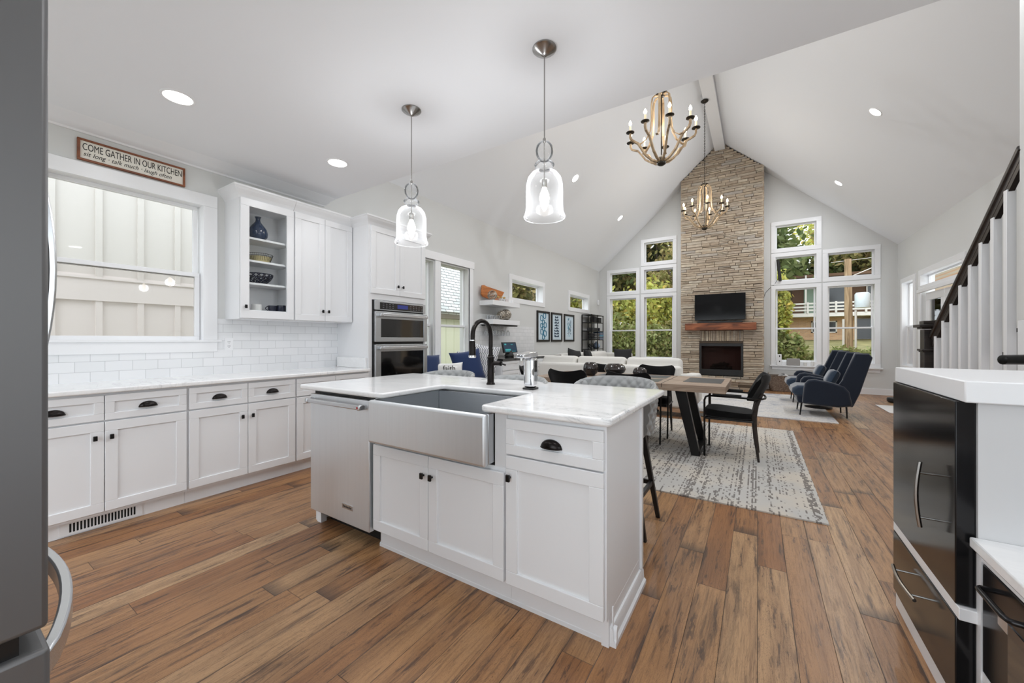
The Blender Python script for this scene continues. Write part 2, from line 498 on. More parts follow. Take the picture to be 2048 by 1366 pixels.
# ------------------------------------------------------------------ mesh builder
class MB:
    def __init__(s, tf=None):
        s.v, s.f, s.tf = [], [], tf or (lambda p: p)

    def add(s, vs, fs):
        o = len(s.v)
        s.v += [tuple(s.tf(p)) for p in vs]
        s.f += [tuple(i + o for i in f) for f in fs]
        return s

    def box(s, x0, x1, y0, y1, z0, z1):
        return s.add([(x0, y0, z0), (x1, y0, z0), (x1, y1, z0), (x0, y1, z0), (x0, y0, z1), (x1, y0, z1), (x1, y1, z1), (x0, y1, z1)],
                     [(0, 3, 2, 1), (4, 5, 6, 7), (0, 1, 5, 4), (1, 2, 6, 5), (2, 3, 7, 6), (3, 0, 4, 7)])

    def prism(s, poly, axis, a0, a1):
        """poly: 2d points in the two other axes (order x,y,z without axis)"""
        def mk(p, a):
            if axis == 'x': return (a, p[0], p[1])
            if axis == 'y': return (p[0], a, p[1])
            return (p[0], p[1], a)
        n = len(poly)
        vs = [mk(p, a0) for p in poly] + [mk(p, a1) for p in poly]
        fs = [tuple(range(n)), tuple(reversed(range(n, 2 * n)))]
        fs += [(i, (i + 1) % n, (i + 1) % n + n, i + n) for i in range(n)]
        return s.add(vs, fs)

    def tube(s, pts, r, n=10, cap=True, closed=False):
        pts = [Vector(p) for p in pts]
        m = len(pts)
        rs = r if isinstance(r, (list, tuple)) else [r] * m
        vs, fs = [], []
        up = Vector((0, 0, 1))
        for i, p in enumerate(pts):
            if closed:
                d = pts[(i + 1) % m] - pts[i - 1]
            else:
                d = (pts[min(i + 1, m - 1)] - pts[max(i - 1, 0)])
            d.normalize()
            if i == 0:
                a = up.cross(d)
                if a.length < 0.05: a = Vector((1, 0, 0)).cross(d)
            else:
                a = a - d * a.dot(d)
            a.normalize()
            b = d.cross(a)
            for k in range(n):
                t = 2 * pi * k / n
                vs.append(tuple(p + (a * cos(t) + b * sin(t)) * rs[i]))
        for i in range(m if closed else m - 1):
            for k in range(n):
                j = (i + 1) % m
                fs.append((i * n + k, i * n + (k + 1) % n, j * n + (k + 1) % n, j * n + k))
        if cap and not closed:
            fs.append(tuple(reversed(range(n))))
            fs.append(tuple(range((m - 1) * n, m * n)))
        return s.add(vs, fs)

    def lathe(s, prof, c=(0, 0, 0), n=24, cap=False):
        vs, fs = [], []
        for r, z in prof:
            for k in range(n):
                t = 2 * pi * k / n
                vs.append((c[0] + r * cos(t), c[1] + r * sin(t), c[2] + z))
        for i in range(len(prof) - 1):
            for k in range(n):
                fs.append((i * n + k, i * n + (k + 1) % n, (i + 1) * n + (k + 1) % n, (i + 1) * n + k))
        if cap:
            fs.append(tuple(reversed(range(n))))
            fs.append(tuple(range((len(prof) - 1) * n, len(prof) * n)))
        return s.add(vs, fs)

    def grid(s, fn, nu, nv, closed_u=False):
        vs = [fn(i / nu, j / nv) for j in range(nv + 1) for i in range(nu + (0 if closed_u else 1))]
        w = nu if closed_u else nu + 1
        fs = []
        for j in range(nv):
            for i in range(nu):
                a, b = j * w + i, j * w + (i + 1) % w
                fs.append((a, b, b + w, a + w))
        return s.add(vs, fs)

    def strip(s, pts, w, t, side):
        """flat bar (w wide along vector side, t thick) following a path"""
        pts = [Vector(p) for p in pts]
        sd = Vector(side).normalized()
        vs, fs = [], []
        m = len(pts)
        for i, p in enumerate(pts):
            d = (pts[min(i + 1, m - 1)] - pts[max(i - 1, 0)]).normalized()
            nn = d.cross(sd).normalized()
            for a, b in ((-1, -1), (1, -1), (1, 1), (-1, 1)):
                vs.append(tuple(p + sd * (a * w / 2) + nn * (b * t / 2)))
        for i in range(m - 1):
            for k in range(4):
                fs.append((i * 4 + k, i * 4 + (k + 1) % 4, (i + 1) * 4 + (k + 1) % 4, (i + 1) * 4 + k))
        fs.append((3, 2, 1, 0))
        fs.append(tuple(range((m - 1) * 4, m * 4)))
        return s.add(vs, fs)


ORG = {}


def link(o, parent=None):
    COL.objects.link(o)
    if parent is not None:
        o.parent = parent
        ORG[o.name] = ORG.get(parent.name, Vector((0, 0, 0)))
    return o


def props(o, label=None, cat=None, group=None, kind=None):
    if label: o['label'] = label
    if cat: o['category'] = cat
    if group: o['group'] = group
    if kind: o['kind'] = kind
    return o


def obj(name, mb, m, parent=None, bev=0.0, smooth=True, seg=2, solid=0.0, sub=0, org=None, fixn=False):
    me = bpy.data.meshes.new(name)
    off = Vector(org) if org is not None else (ORG.get(parent.name, Vector((0, 0, 0))) if parent is not None else Vector((0, 0, 0)))
    vs = np.array(mb.v, dtype=float) - np.array(off)
    me.from_pydata(vs.tolist(), [], mb.f)
    me.materials.append(m)
    if fixn or True:
        import bmesh
        if len(mb.f) < 60000:
            bm = bmesh.new()
            bm.from_mesh(me)
            bmesh.ops.recalc_face_normals(bm, faces=bm.faces)
            bm.to_mesh(me)
            bm.free()
    if smooth:
        me.shade_smooth()
        me.set_sharp_from_angle(angle=radians(40))
    o = bpy.data.objects.new(name, me)
    link(o, parent)
    if org is not None:
        o.location = off
        ORG[o.name] = off
    if solid:
        md = o.modifiers.new('thickness', 'SOLIDIFY')
        md.thickness = solid
        md.offset = 0
    if bev:
        md = o.modifiers.new('soft_edges', 'BEVEL')
        md.width = bev
        md.segments = seg
        md.limit_method = 'ANGLE'
        md.angle_limit = radians(50)
        md.harden_normals = False
    if sub:
        md = o.modifiers.new('smooth', 'SUBSURF')
        md.levels = sub
        md.render_levels = sub
    return o


def thing(name, label, cat, loc=(0, 0, 0), rotz=0.0, group=None, world=False, kind=None):
    """Empty at the base. world=True: parts are given in world coordinates"""
    o = bpy.data.objects.new(name, None)
    o.empty_display_size = 0.1
    COL.objects.link(o)
    o.location = loc
    o.rotation_euler = (0, 0, rotz)
    ORG[o.name] = Vector(loc) if world else Vector((0, 0, 0))
    return props(o, label, cat, group, kind)


def single(name, mb, m, label, cat, org=(0, 0, 0), group=None, kind=None, **kw):
    o = obj(name, mb, m, org=org, **kw)
    return props(o, label, cat, group, kind)


def struct(name, mb, m, **kw):
    return props(obj(name, mb, m, **kw), kind='structure')


def dup(root, loc=None, rotz=None, label=None):
    c = root.copy()
    COL.objects.link(c)
    ORG[c.name] = ORG.get(root.name, Vector((0, 0, 0)))
    if loc is not None: c.location = loc
    if rotz is not None: c.rotation_euler = (0, 0, rotz)
    if label: c['label'] = label
    for ch in list(root.children):
        d = ch.copy()
        COL.objects.link(d)
        d.parent = c
        for gch in list(ch.children):
            e = gch.copy()
            COL.objects.link(e)
            e.parent = d
    return c


def text(name, body, size, m, parent, loc, rot, align='LEFT', ext=0.0008, sx=1.0, space=1.0, shear=0.0, offset=0.0):
    cu = bpy.data.curves.new(name, 'FONT')
    cu.body = body
    cu.size = size
    cu.extrude = ext
    cu.align_x = align
    cu.space_character = space
    cu.shear = shear
    cu.offset = offset
    cu.materials.append(m)
    tmp = bpy.data.objects.new(name, cu)
    me = bpy.data.meshes.new_from_object(tmp)
    bpy.data.objects.remove(tmp)
    if not me.materials: me.materials.append(m)
    o = bpy.data.objects.new(name, me)
    link(o, parent)
    off = ORG.get(parent.name, Vector((0, 0, 0)))
    o.location = Vector(loc) - off
    o.rotation_euler = rot
    o.scale = (sx, 1, 1)
    return o


# frames: (u along width, w outward from face plane, z up)
def face_px(x0):   # faces +X, u = +Y
    return lambda p: (x0 + p[1], p[0], p[2])


def face_nx(x0):   # faces -X
    return lambda p: (x0 - p[1], p[0], p[2])


def face_ny(y0):   # faces -Y, u = +X
    return lambda p: (p[0], y0 - p[1], p[2])


# ------------------------------------------------------------------ room shell
XL, XR, YF = -4.15, 2.57, 11.57
ZC, YK = 2.785, 2.545          # kitchen ceiling height and its edge
APX, APZ, K = -0.81, 6.30, 0.887


def vz(x):
    return APZ - K * abs(x - APX)


def wall_holes(mb, u0, u1, z0, z1, w0, w1, holes):
    us = sorted(set([u0, u1] + [h[0] for h in holes] + [h[1] for h in holes]))
    for i in range(len(us) - 1):
        a, b = us[i], us[i + 1]
        hs = sorted([(h[2], h[3]) for h in holes if h[0] < (a + b) / 2 < h[1]])
        z = z0
        for lo, hi in hs:
            if lo > z: mb.box(a, b, w0, w1, z, lo)
            z = max(z, hi)
        if z < z1: mb.box(a, b, w0, w1, z, z1)


# floor
struct('floor', MB().box(-4.33, 2.75, -1.78, 11.75, -0.1, 0.0), floor_m, smooth=False)
CW = 0.095
# window list (outer casing rect) : name, u0,u1,z0,z1, meeting rail z or None
far_w = [('window_1', -3.906, -2.925, 2.57, 3.345, None), ('window_2', -2.885, -1.905, 2.57, 3.355, None),
         ('window_3', -2.885, -1.905, 3.372, 4.148, None), ('window_4', -3.906, -2.925, 0.60, 2.558, 1.50),
         ('window_5', -2.885, -1.905, 0.60, 2.558, 1.50), ('window_6', 0.285, 1.272, 3.372, 4.14, None),
         ('window_7', 0.285, 1.272, 2.58, 3.362, None), ('window_8', 1.291, 2.296, 2.58, 3.34, None),
         ('window_9', 0.285, 1.272, 0.60, 2.566, 1.497), ('window_10', 1.291, 2.296, 0.60, 2.566, 1.497)]
left_w = [('window_11', 0.37, 1.51, 1.12, 2.52, 1.80), ('window_12', 4.37, 5.20, 0.50, 2.50, 1.45), ('window_13', 3.56, 4.37, 0.50, 2.50, 1.45),
          ('window_14', 6.39, 7.90, 1.97, 2.535, None), ('window_15', 9.215, 10.69, 1.98, 2.52, None)]
right_w = [('window_16', 10.42, 11.30, 0.60, 2.50, 1.50), ('window_17', 8.30, 10.22, 2.13, 2.52, None)]


def holes(lst, cw=CW - 0.01):
    return [(a + cw, b - cw, c + cw, d - cw) for _, a, b, c, d, _m in lst]


fw = MB(face_ny(YF))
wall_holes(fw, XL - 0.2, XR + 0.2, -0.1, 6.6, -0.18, 0.0, holes(far_w))
struct('wall_far', fw, wall_m, smooth=False)
lw = MB(face_px(XL))
wall_holes(lw, -1.6, YF + 0.18, -0.1, 3.6, -0.18, 0.0, holes(left_w[:1]) + holes(left_w[1:]))
struct('wall_left', lw, wall_m, smooth=False)
rw = MB(face_nx(XR))
wall_holes(rw, -1.6, YF + 0.18, -0.1, 3.7, -0.18, 0.0, holes(right_w[:1]) + [(8.38, 10.14, -0.1, 2.435), (-0.9, 1.3, 0.95, 2.3)])  # the kitchen-end opening is unseen, added to let side daylight in
struct('wall_right', rw, wall_m, smooth=False)
# stair enclosure wall starting where the handrail ends
struct('wall_stair', MB().box(1.58, 1.70, 1.9, 4.27, 0.0, 3.9), wall_m, smooth=False)

# unseen wall behind the camera; its wide opening is added to admit daylight
bw = MB()
wall_holes(bw, XL - 0.18, XR + 0.18, -0.1, ZC + 0.1, -1.75, -1.6, [(-3.3, 0.9, -0.1, 2.5)])
struct('wall_back', bw, wall_m, smooth=False)
# kitchen flat ceiling and riser above its edge, vault slopes
struct('ceiling', MB().box(XL - 0.18, 4.2, -1.6, YK, ZC, ZC + 0.12), ceil_m, smooth=False)
struct('ceiling_riser', MB().box(XL - 0.18, XR + 0.18, YK - 0.11, YK - 0.01, ZC + 0.121, 6.5), ceil_m, smooth=False)
sl = MB()
sl.prism([(XL - 0.18, vz(XL - 0.18)), (APX, APZ), (APX, APZ + 0.15), (XL - 0.18, vz(XL - 0.18) + 0.2)], 'y', YK - 0.05, YF + 0.1)
struct('ceiling_vault_left', sl, ceil_m, smooth=False)
sl = MB()
sl.prism([(XR + 0.18, vz(XR + 0.18)), (APX, APZ), (APX, APZ + 0.15), (XR + 0.18, vz(XR + 0.18) + 0.2)], 'y', YK - 0.05, YF + 0.1)
struct('ceiling_vault_right', sl, ceil_m, smooth=False)
struct('beam_ridge', MB().box(-0.925, -0.695, YK, YF - 0.44, 6.06, 6.29), white_m, smooth=False)

# crown moulding of the kitchen
cr = MB()
cr.prism([(XL, 2.735), (XL + 0.012, 2.735), (XL + 0.02, 2.748), (XL + 0.04, 2.750), (XL + 0.10, 2.762), (XL + 0.115, 2.772), (XL + 0.20, 2.778), (XL + 0.22, ZC), (XL, ZC)], 'y', -1.55, YK - 0.002)
struct('trim_1', cr, white_m)
# baseboards
struct('baseboard_far', MB().box(0.14, XR, YF - 0.016, YF, 0, 0.14).box(0.14, XR, YF - 0.022, YF, 0, 0.02).box(XL, -1.74, YF - 0.016, YF, 0, 0.14), white_m, bev=0.003)
struct('baseboard_left', MB().box(XL, XL + 0.016, 7.55, YF, 0, 0.14), white_m, bev=0.003)
struct('baseboard_right', MB().box(XR - 0.016, XR, 10.24, YF - 0.02, 0, 0.14).box(XR - 0.016, XR, 6.1, 8.28, 0, 0.14), white_m, bev=0.003)


def window(name, tf, u0, u1, z0, z1, meet, cw=CW, deep=0.13, stool=False, screen=False, muntin=None):
    root = bpy.data.objects.new(name, None)
    COL.objects.link(root)
    root['kind'] = 'structure'
    c = tf(((u0 + u1) / 2, 0, z0))
    root.location = c
    ORG[root.name] = Vector(c)
    a, b, lo, hi = u0 + cw, u1 - cw, z0 + cw, z1 - cw
    m = MB(tf)
    m.box(u0, u1, 0, 0.02, z0, lo).box(u0, u1, 0, 0.02, hi, z1).box(u0, a, 0, 0.02, lo, hi).box(b, u1, 0, 0.02, lo, hi)
    obj('casing', m, white_m, root, bev=0.003)
    m = MB(tf)
    t = 0.012
    m.box(a - t, b + t, -deep - 0.02, 0.002, lo - t, lo).box(a - t, b + t, -deep - 0.02, 0.002, hi, hi + t)
    m.box(a - t, a, -deep - 0.02, 0.002, lo, hi).box(b, b + t, -deep - 0.02, 0.002, lo, hi)
    obj('jamb', m, white_m, root)

    def sash(nm, sa, sb, s0, s1, w, r=0.038, gm=pane_m):
        f = MB(tf)
        f.box(sa, sb, w, w + 0.03, s0, s0 + r).box(sa, sb, w, w + 0.03, s1 - r, s1)
        f.box(sa, sa + r, w, w + 0.03, s0 + r, s1 - r).box(sb - r, sb, w, w + 0.03, s0 + r, s1 - r)
        so = obj('sash', f, white_m, root, bev=0.002)
        p = MB(tf)
        p.add([(sa + r, w + 0.015, s0 + r), (sb - r, w + 0.015, s0 + r), (sb - r, w + 0.015, s1 - r), (sa + r, w + 0.015, s1 - r)], [(0, 1, 2, 3)])
        obj('pane', p, gm, so, smooth=False)
    if meet is None:
        sash('s', a, b, lo, hi, -deep + 0.0, 0.03)
    else:
        sash('u', a + 0.012, b - 0.012, meet - 0.02, hi, -deep, 0.03)
        sash('l', a + 0.006, b - 0.006, lo, meet + 0.02, -deep + 0.032, 0.034, screenp_m if screen else pane_m)
    if stool:
        m = MB(tf)
        m.box(u0 - 0.02, u1 + 0.02, 0, 0.07, z0 - 0.028, z0).box(u0 + 0.01, u1 - 0.01, 0, 0.018, z0 - 0.105, z0 - 0.028)
        obj('window_sill', m, white_m, root, bev=0.003)
    return root


for (n, a, b, c, d, mt) in far_w:
    window(n, face_ny(YF), a, b, c, d, mt, deep=0.12)
w11 = left_w[0]
window(w11[0], face_px(XL), *w11[1:], cw=0.105, deep=0.11, screen=True, stool=False)
for (n, a, b, c, d, mt) in left_w[1:3]:
    window(n, face_px(XL), a, b, c, d, mt, cw=0.06 if n == 'window_12' else 0.06, deep=0.12)
for (n, a, b, c, d, mt) in left_w[3:]:
    window(n, face_px(XL), a, b, c, d, mt, cw=0.10, deep=0.15)
window('window_16', face_nx(XR), *right_w[0][1:], deep=0.12)
window('window_17', face_nx(XR), *right_w[1][1:], deep=0.12)
struct('trim_2', MB(face_ny(YF)).box(0.26, 2.325, 0, 0.075, 0.572, 0.600).box(0.30, 2.285, 0, 0.018, 0.49, 0.572), white_m, bev=0.003)
struct('trim_3', MB(face_ny(YF)).box(-3.93, -1.88, 0, 0.075, 0.572, 0.600).box(-3.88, -1.93, 0, 0.018, 0.49, 0.572), white_m, bev=0.003)
struct('trim_4', MB(face_px(XL)).box(0.30, 1.54, 0, 0.032, 1.208, 1.226), white_m, bev=0.003)
struct('trim_5', MB(face_px(XL)).box(5.14, 5.235, 0, 0.024, 0.46, 2.50).box(3.5, 5.26, 0, 0.03, 2.44, 2.56), white_m, bev=0.003)
# french doors in the right wall
dr = thing('door_1', None, None, (XR, 9.26, 0), world=True, kind='structure')
fm = MB(face_nx(XR)).box(8.30, 8.40, 0, 0.02, 0, 2.14).box(10.12, 10.22, 0, 0.02, 0, 2.14).box(8.26, 10.26, 0, 0.035, 2.10, 2.16)
obj('door_casing', fm, white_m, dr, bev=0.003)
for i, (a, b) in enumerate(((8.41, 9.255), (9.27, 10.115))):
    m = MB(face_nx(XR))
    m.box(a, b, -0.10, -0.055, 0.02, 0.30).box(a, b, -0.10, -0.055, 1.95, 2.09).box(a, a + 0.16, -0.10, -0.055, 0.30, 1.95).box(b - 0.16, b, -0.10, -0.055, 0.30, 1.95)
    d = obj('door_leaf', m, white_m, dr, bev=0.004)
    obj('pane', MB(face_nx(XR)).box(a + 0.16, b - 0.16, -0.08, -0.076, 0.30, 1.95), pane_m, d)
    if i == 0:
        obj('door_handle', MB(face_nx(XR)).box(b - 0.06, b - 0.03, -0.055, -0.02, 0.98, 1.14), bronze_m, d, bev=0.004)

# backsplash tile, left wall, and side return below the oven tower
struct('trim_6', MB().box(XL, XL + 0.010, 0.2, 0.37, 0.917, 1.42).box(XL, XL + 0.010, 0.33, 1.51, 0.917, 1.12).box(XL, XL + 0.010, 1.51, 2.70, 0.917, 1.42), tile_m, smooth=False)
struct('trim_7', MB().box(XL, XL + 0.010, 5.25, 7.4, 0.93, 1.50), tile_m, smooth=False)


# ------------------------------------------------------------------ cabinet pieces
def shaker(name, tf, u0, u1, z0, z1, parent, rail=0.06, m=cab_m, t=0.02):
    mb = MB(tf)
    mb.box(u0, u1, 0, t, z0, z0 + rail).box(u0, u1, 0, t, z1 - rail, z1)
    mb.box(u0, u0 + rail, 0, t, z0 + rail, z1 - rail).box(u1 - rail, u1, 0, t, z0 + rail, z1 - rail)
    mb.box(u0 + rail - 0.003, u1 - rail + 0.003, 0, t - 0.010, z0 + rail - 0.003, z1 - rail + 0.003)
    return obj(name, mb, m, parent, bev=0.0022)


def knob(tf, u, z, parent, w=0.02):
    mb = MB(tf)
    mb.box(u - 0.005, u + 0.005, w, w + 0.018, z - 0.005, z + 0.005)
    mb.box(u - 0.010, u + 0.010, w + 0.016, w + 0.027, z - 0.016, z + 0.016)
    return obj('knob', mb, black_m, parent, bev=0.003)


def cup_pull(tf, u, z, parent, w=0.012, W=0.048, Hh=0.034, D=0.027):
    mb = MB(tf)
    na, nb = 18, 8
    mb.grid(lambda a, b: (u + W * cos(pi * a), w + D * sin(pi * a) * sin(b * pi / 2) + 0.001, z - Hh * 0.5 + Hh * sin(pi * a) * cos(b * pi / 2)), na, nb)
    mb.box(u - W, u + W, w, w + 0.003, z - Hh * 0.5 - 0.004, z - Hh * 0.5 + 0.003)
    mb.tube([(u + W * cos(pi * k / 14), w + 0.001 + D * sin(pi * k / 14), z - Hh * 0.5) for k in range(15)], 0.0022, 6)
    return obj('cup_pull', mb, bronze_m, parent, solid=0.002)


FX = -3.58
tfL = face_px(FX)
where = {0: 'nearest the steel refrigerator', 1: 'below the glass-door wall cabinet', 2: 'beside the built-in oven tower'}
base_units = [(0.254, 0.683, 1.112), (1.121, 1.515, 1.906), (1.914, 2.30, 2.694)]
for i, (a, mid, b) in enumerate(base_units):
    t = thing('base_cabinet', 'white two-door base cabinet with two drawers ' + where[i], 'cabinet', (XL + 0.3, (a + b) / 2, 0), world=True, group='base cabinets under the long left counter')
    a2, b2 = a - 0.004, b + 0.0035
    obj('cabinet_body', MB().box(XL + 0.001, FX, a2, b2, 0.10, 0.884), cab_m, t)
    obj('toe_kick', MB().box(XL + 0.001, FX - 0.05, a2, b2, 0.0, 0.10), cab_m, t)
    for (u0, u1, kn) in ((a + 0.002, mid - 0.002, mid - 0.045), (mid + 0.002, b - 0.004, mid + 0.045)):
        d = shaker('door', tfL, u0, u1, 0.118, 0.697, t)
        knob(tfL, kn - (0.0 if kn < mid else 0.015), 0.60, d)
        dw = shaker('drawer', tfL, u0, u1, 0.707, 0.868, t, rail=0.045)
        cup_pull(tfL, (u0 + u1) / 2, 0.788, dw)
# counter
ct = MB().box(XL + 0.001, -3.535, 0.18, 2.698, 0.885, 0.917)
single('countertop', ct, marble_m, 'long white marble countertop along the left wall under the window', 'countertop', org=(XL + 0.3, 1.4, 0.885), bev=0.008, seg=3)
single('marble_splash', MB().box(-4.12, -3.60, 2.678, 2.698, 0.918, 1.03), marble_m, 'short marble side splash standing against the oven tower', 'splash', org=(-3.9, 2.69, 0.918), bev=0.002)
# toe-kick register
t = thing('floor_register', 'white slotted vent register in the toe kick of the left cabinets', 'vent', (FX - 0.05, 0.69, 0.02), world=True)
tv = face_px(FX - 0.05)
m = MB(tv)
m.box(0.50, 0.88, 0, 0.006, 0.008, 0.022).box(0.50, 0.88, 0, 0.006, 0.078, 0.092).box(0.50, 0.535, 0, 0.006, 0.022, 0.078).box(0.845, 0.88, 0, 0.006, 0.022, 0.078)
for k in range(21):
    u = 0.535 + k * 0.0155
    m.box(u, u + 0.006, 0, 0.005, 0.022, 0.078)
obj('vent_grille', m, cab_m, t)
obj('vent_opening', MB(tv).box(0.535, 0.845, 0.0005, 0.0015, 0.022, 0.078), dark_m, t)
# outlet
t = thing('wall_outlet', 'white electrical outlet on the tile between window and wall cabinet', 'outlet', (XL, 1.60, 1.19), world=True)
obj('cover_plate', MB(face_px(XL + 0.010)).box(1.568, 1.635, 0, 0.006, 1.13, 1.245), white_m, t, bev=0.002)
m = MB(face_px(XL + 0.010))
for z in (1.165, 1.205):
    m.box(1.591, 1.594, 0.0055, 0.0068, z, z + 0.01).box(1.606, 1.609, 0.0055, 0.0068, z, z + 0.01).box(1.598, 1.603, 0.0055, 0.0068, z - 0.011, z - 0.006)
obj('socket_slots', m, dark_m, t)


def crownbox(mb, x0, x1, y0, y1, z0, h=0.10, p=0.06, left=True, right=True):
    """sloping crown around the front (+X) and the two ends"""
    prof = [(0, 0), (0.006, 0.012), (p * 0.35, h * 0.35), (p * 0.75, h * 0.62), (p * 0.92, h * 0.8), (p, h * 0.84), (p, h)]
    for (o, z), (o2, z2) in zip(prof[:-1], prof[1:]):
        l1, l2 = (o if left else 0), (o2 if left else 0)
        r1, r2 = (o if right else 0), (o2 if right else 0)
        vs = [(x0, y0 - l1, z0 + z), (x1 + o, y0 - l1, z0 + z), (x1 + o, y1 + r1, z0 + z), (x0, y1 + r1, z0 + z),
              (x0, y0 - l2, z0 + z2), (x1 + o2, y0 - l2, z0 + z2), (x1 + o2, y1 + r2, z0 + z2), (x0, y1 + r2, z0 + z2)]
        mb.add(vs, [(0, 1, 5, 4), (1, 2, 6, 5), (2, 3, 7, 6)])
    o = p
    mb.add([(x0, y0 - (o if left else 0), z0 + h), (x1 + o, y0 - (o if left else 0), z0 + h), (x1 + o, y1 + (o if right else 0), z0 + h), (x0, y1 + (o if right else 0), z0 + h)], [(0, 1, 2, 3)])


# wall cabinet with glass door, and two-door wall cabinet
UX = -3.87
tfU = face_px(UX)
t = thing('wall_cabinet', 'white wall cabinet with one open-looking glass door and shelves', 'cabinet', (XL, 1.81, 1.415), world=True)
m = MB()
m.box(XL + 0.001, UX, 1.575, 1.595, 1.415, 2.50).box(XL + 0.001, UX, 2.032, 2.048, 1.415, 2.50).box(XL + 0.001, UX, 1.595, 2.032, 1.415, 1.50).box(XL + 0.001, UX, 1.595, 2.032, 2.45, 2.50)
m.box(XL + 0.001, XL + 0.015, 1.595, 2.032, 1.50, 2.45)
obj('cabinet_body', m, cab_m, t)
m = MB()
for z in (2.165, 1.958, 1.752):
    m = MB().box(XL + 0.015, UX - 0.02, 1.595, 2.032, z - 0.018, z)
    obj('shelf', m, cabin_m, t)
m = MB(tfU)
u0, u1, z0, z1, r = 1.580, 2.042, 1.423, 2.496, 0.066
m.box(u0, u1, 0, 0.02, z0, z0 + r + 0.005).box(u0, u1, 0, 0.02, z1 - r, z1).box(u0, u0 + r + 0.004, 0, 0.02, z0 + r, z1 - r).box(u1 - r, u1, 0, 0.02, z0 + r, z1 - r)
d = obj('door', m, cab_m, t, bev=0.002)
obj('pane', MB(tfU).add([(u0 + r, 0.01, z0 + r), (u1 - r, 0.01, z0 + r), (u1 - r, 0.01, z1 - r), (u0 + r, 0.01, z1 - r)], [(0, 1, 2, 3)]), pane_m, d)
knob(tfU, 1.615, 1.525, d)
m = MB()
crownbox(m, XL, UX, 1.575, 2.048, 2.495, right=False)
obj('crown', m, cab_m, t)
t = thing('wall_cabinet', 'white two-door wall cabinet above the tiled backsplash', 'cabinet', (XL, 2.37, 1.415), world=True)
obj('cabinet_body', MB().box(XL + 0.001, UX, 2.050, 2.694, 1.415, 2.50), cab_m, t)
d = shaker('door', tfU, 2.056, 2.366, 1.423, 2.496, t)
knob(tfU, 2.335, 1.524, d)
d = shaker('door', tfU, 2.370, 2.690, 1.423, 2.496, t)
knob(tfU, 2.400, 1.524, d)
m = MB()
crownbox(m, XL, UX, 2.050, 2.694, 2.495, left=False, right=False)
obj('crown', m, cab_m, t)

# oven tower
TX = -3.58
tfT = face_px(TX)
t = thing('oven_tower', 'tall white cabinet housing the double wall oven', 'cabinet', (-3.87, 3.12, 0), world=True)
m = MB()
m.box(XL + 0.001, TX, 2.700, 2.745, 0.0, 2.49).box(XL + 0.001, TX, 3.515, 3.555, 0.0, 2.49)
m.box(XL + 0.001, TX, 2.745, 3.515, 1.675, 2.49).box(XL + 0.001, TX, 2.745, 3.515, 0.0, 0.46).box(XL + 0.001, -4.08, 2.745, 3.515, 0.46, 1.675)
obj('cabinet_body', m, cab_m, t)
for (a, b, kn) in ((2.725, 3.121, 3.085), (3.125, 3.535, 3.16)):
    d = shaker('door', tfT, a, b, 1.742, 2.487, t, rail=0.062)
    knob(tfT, kn, 1.846, d)
m = MB()
crownbox(m, XL + 0.001, TX, 2.700, 3.555, 2.487, h=0.10, p=0.06)
obj('crown', m, cab_m, t)
t = thing('wall_oven', 'stainless double wall oven with black control panel', 'oven', (-3.8, 3.14, 0.46), world=True)
tfO = face_px(TX + 0.001)
obj('oven_chassis', MB().box(-4.05, TX + 0.004, 2.748, 3.512, 0.462, 1.672), rubber_m, t)
m = MB(tfO)
m.box(2.765, 3.535, 0.004, 0.022, 1.562, 1.668)
cp = obj('control_panel', m, steelh_m, t, bev=0.003)
obj('display_glass', MB(tfO).box(2.835, 3.485, 0.022, 0.026, 1.572, 1.648), doorblk_m, cp)
blue_disp = mat('blue_display', (20, 24, 60), 0.2, emit=(60, 70, 150), estr=0.4)
obj('display', MB(tfO).box(3.08, 3.24, 0.026, 0.0268, 1.59, 1.636), blue_disp, cp)
key_m = mat('printed_keys', (120, 120, 124), 0.5)
m = MB(tfO)
for r_ in range(3):
    for k in range(14):
        u = 2.87 + k * 0.045
        if 3.05 < u < 3.26: continue
        m.box(u, u + 0.020, 0.026, 0.0266, 1.587 + r_ * 0.021, 1.5895 + r_ * 0.021 + 0.003)
props(obj('key_legends', m, key_m, cp), kind='stuff')
for (z0, z1, g0, g1) in ((1.205, 1.545, 1.255, 1.458), (0.47, 1.175, 0.60, 1.09)):
    m = MB(tfO)
    m.box(2.762, 2.835, 0.004, 0.042, z0, z1).box(3.485, 3.545, 0.004, 0.042, z0, z1)
    m.box(2.835, 3.485, 0.004, 0.038, z0, g0).box(2.835, 3.485, 0.004, 0.036, g1 + 0.005, z1)
    d = obj('oven_door', m, steelh_m, t, bev=0.003)
    obj('door_glass', MB(tfO).box(2.835, 3.485, 0.01, 0.034, g0, g1 + 0.01), ovenglass_m, d)
    m = MB(tfO)
    m.box(2.835, 3.485, 0.065, 0.082, z1 - 0.055, z1 - 0.022).box(2.80, 2.835, 0.04, 0.082, z1 - 0.055, z1 - 0.022).box(3.485, 3.52, 0.04, 0.082, z1 - 0.055, z1 - 0.022)
    obj('handle', m, handle_m, d, bev=0.004)

# ------------------------------------------------------------------ things in the glass cabinet
t = single('round_vase', MB().lathe([(0.030, 0), (0.055, 0.008), (0.078, 0.04), (0.083, 0.07), (0.074, 0.11), (0.048, 0.150), (0.024, 0.18), (0.019, 0.20), (0.021, 0.218), (0.028, 0.228), (0.024, 0.229)], (-4.01, 1.79, 2.166), 32),
           blueglz_m, 'glossy blue bottle vase on the top shelf of the glass cabinet', 'vase', org=(-4.01, 1.79, 2.166))
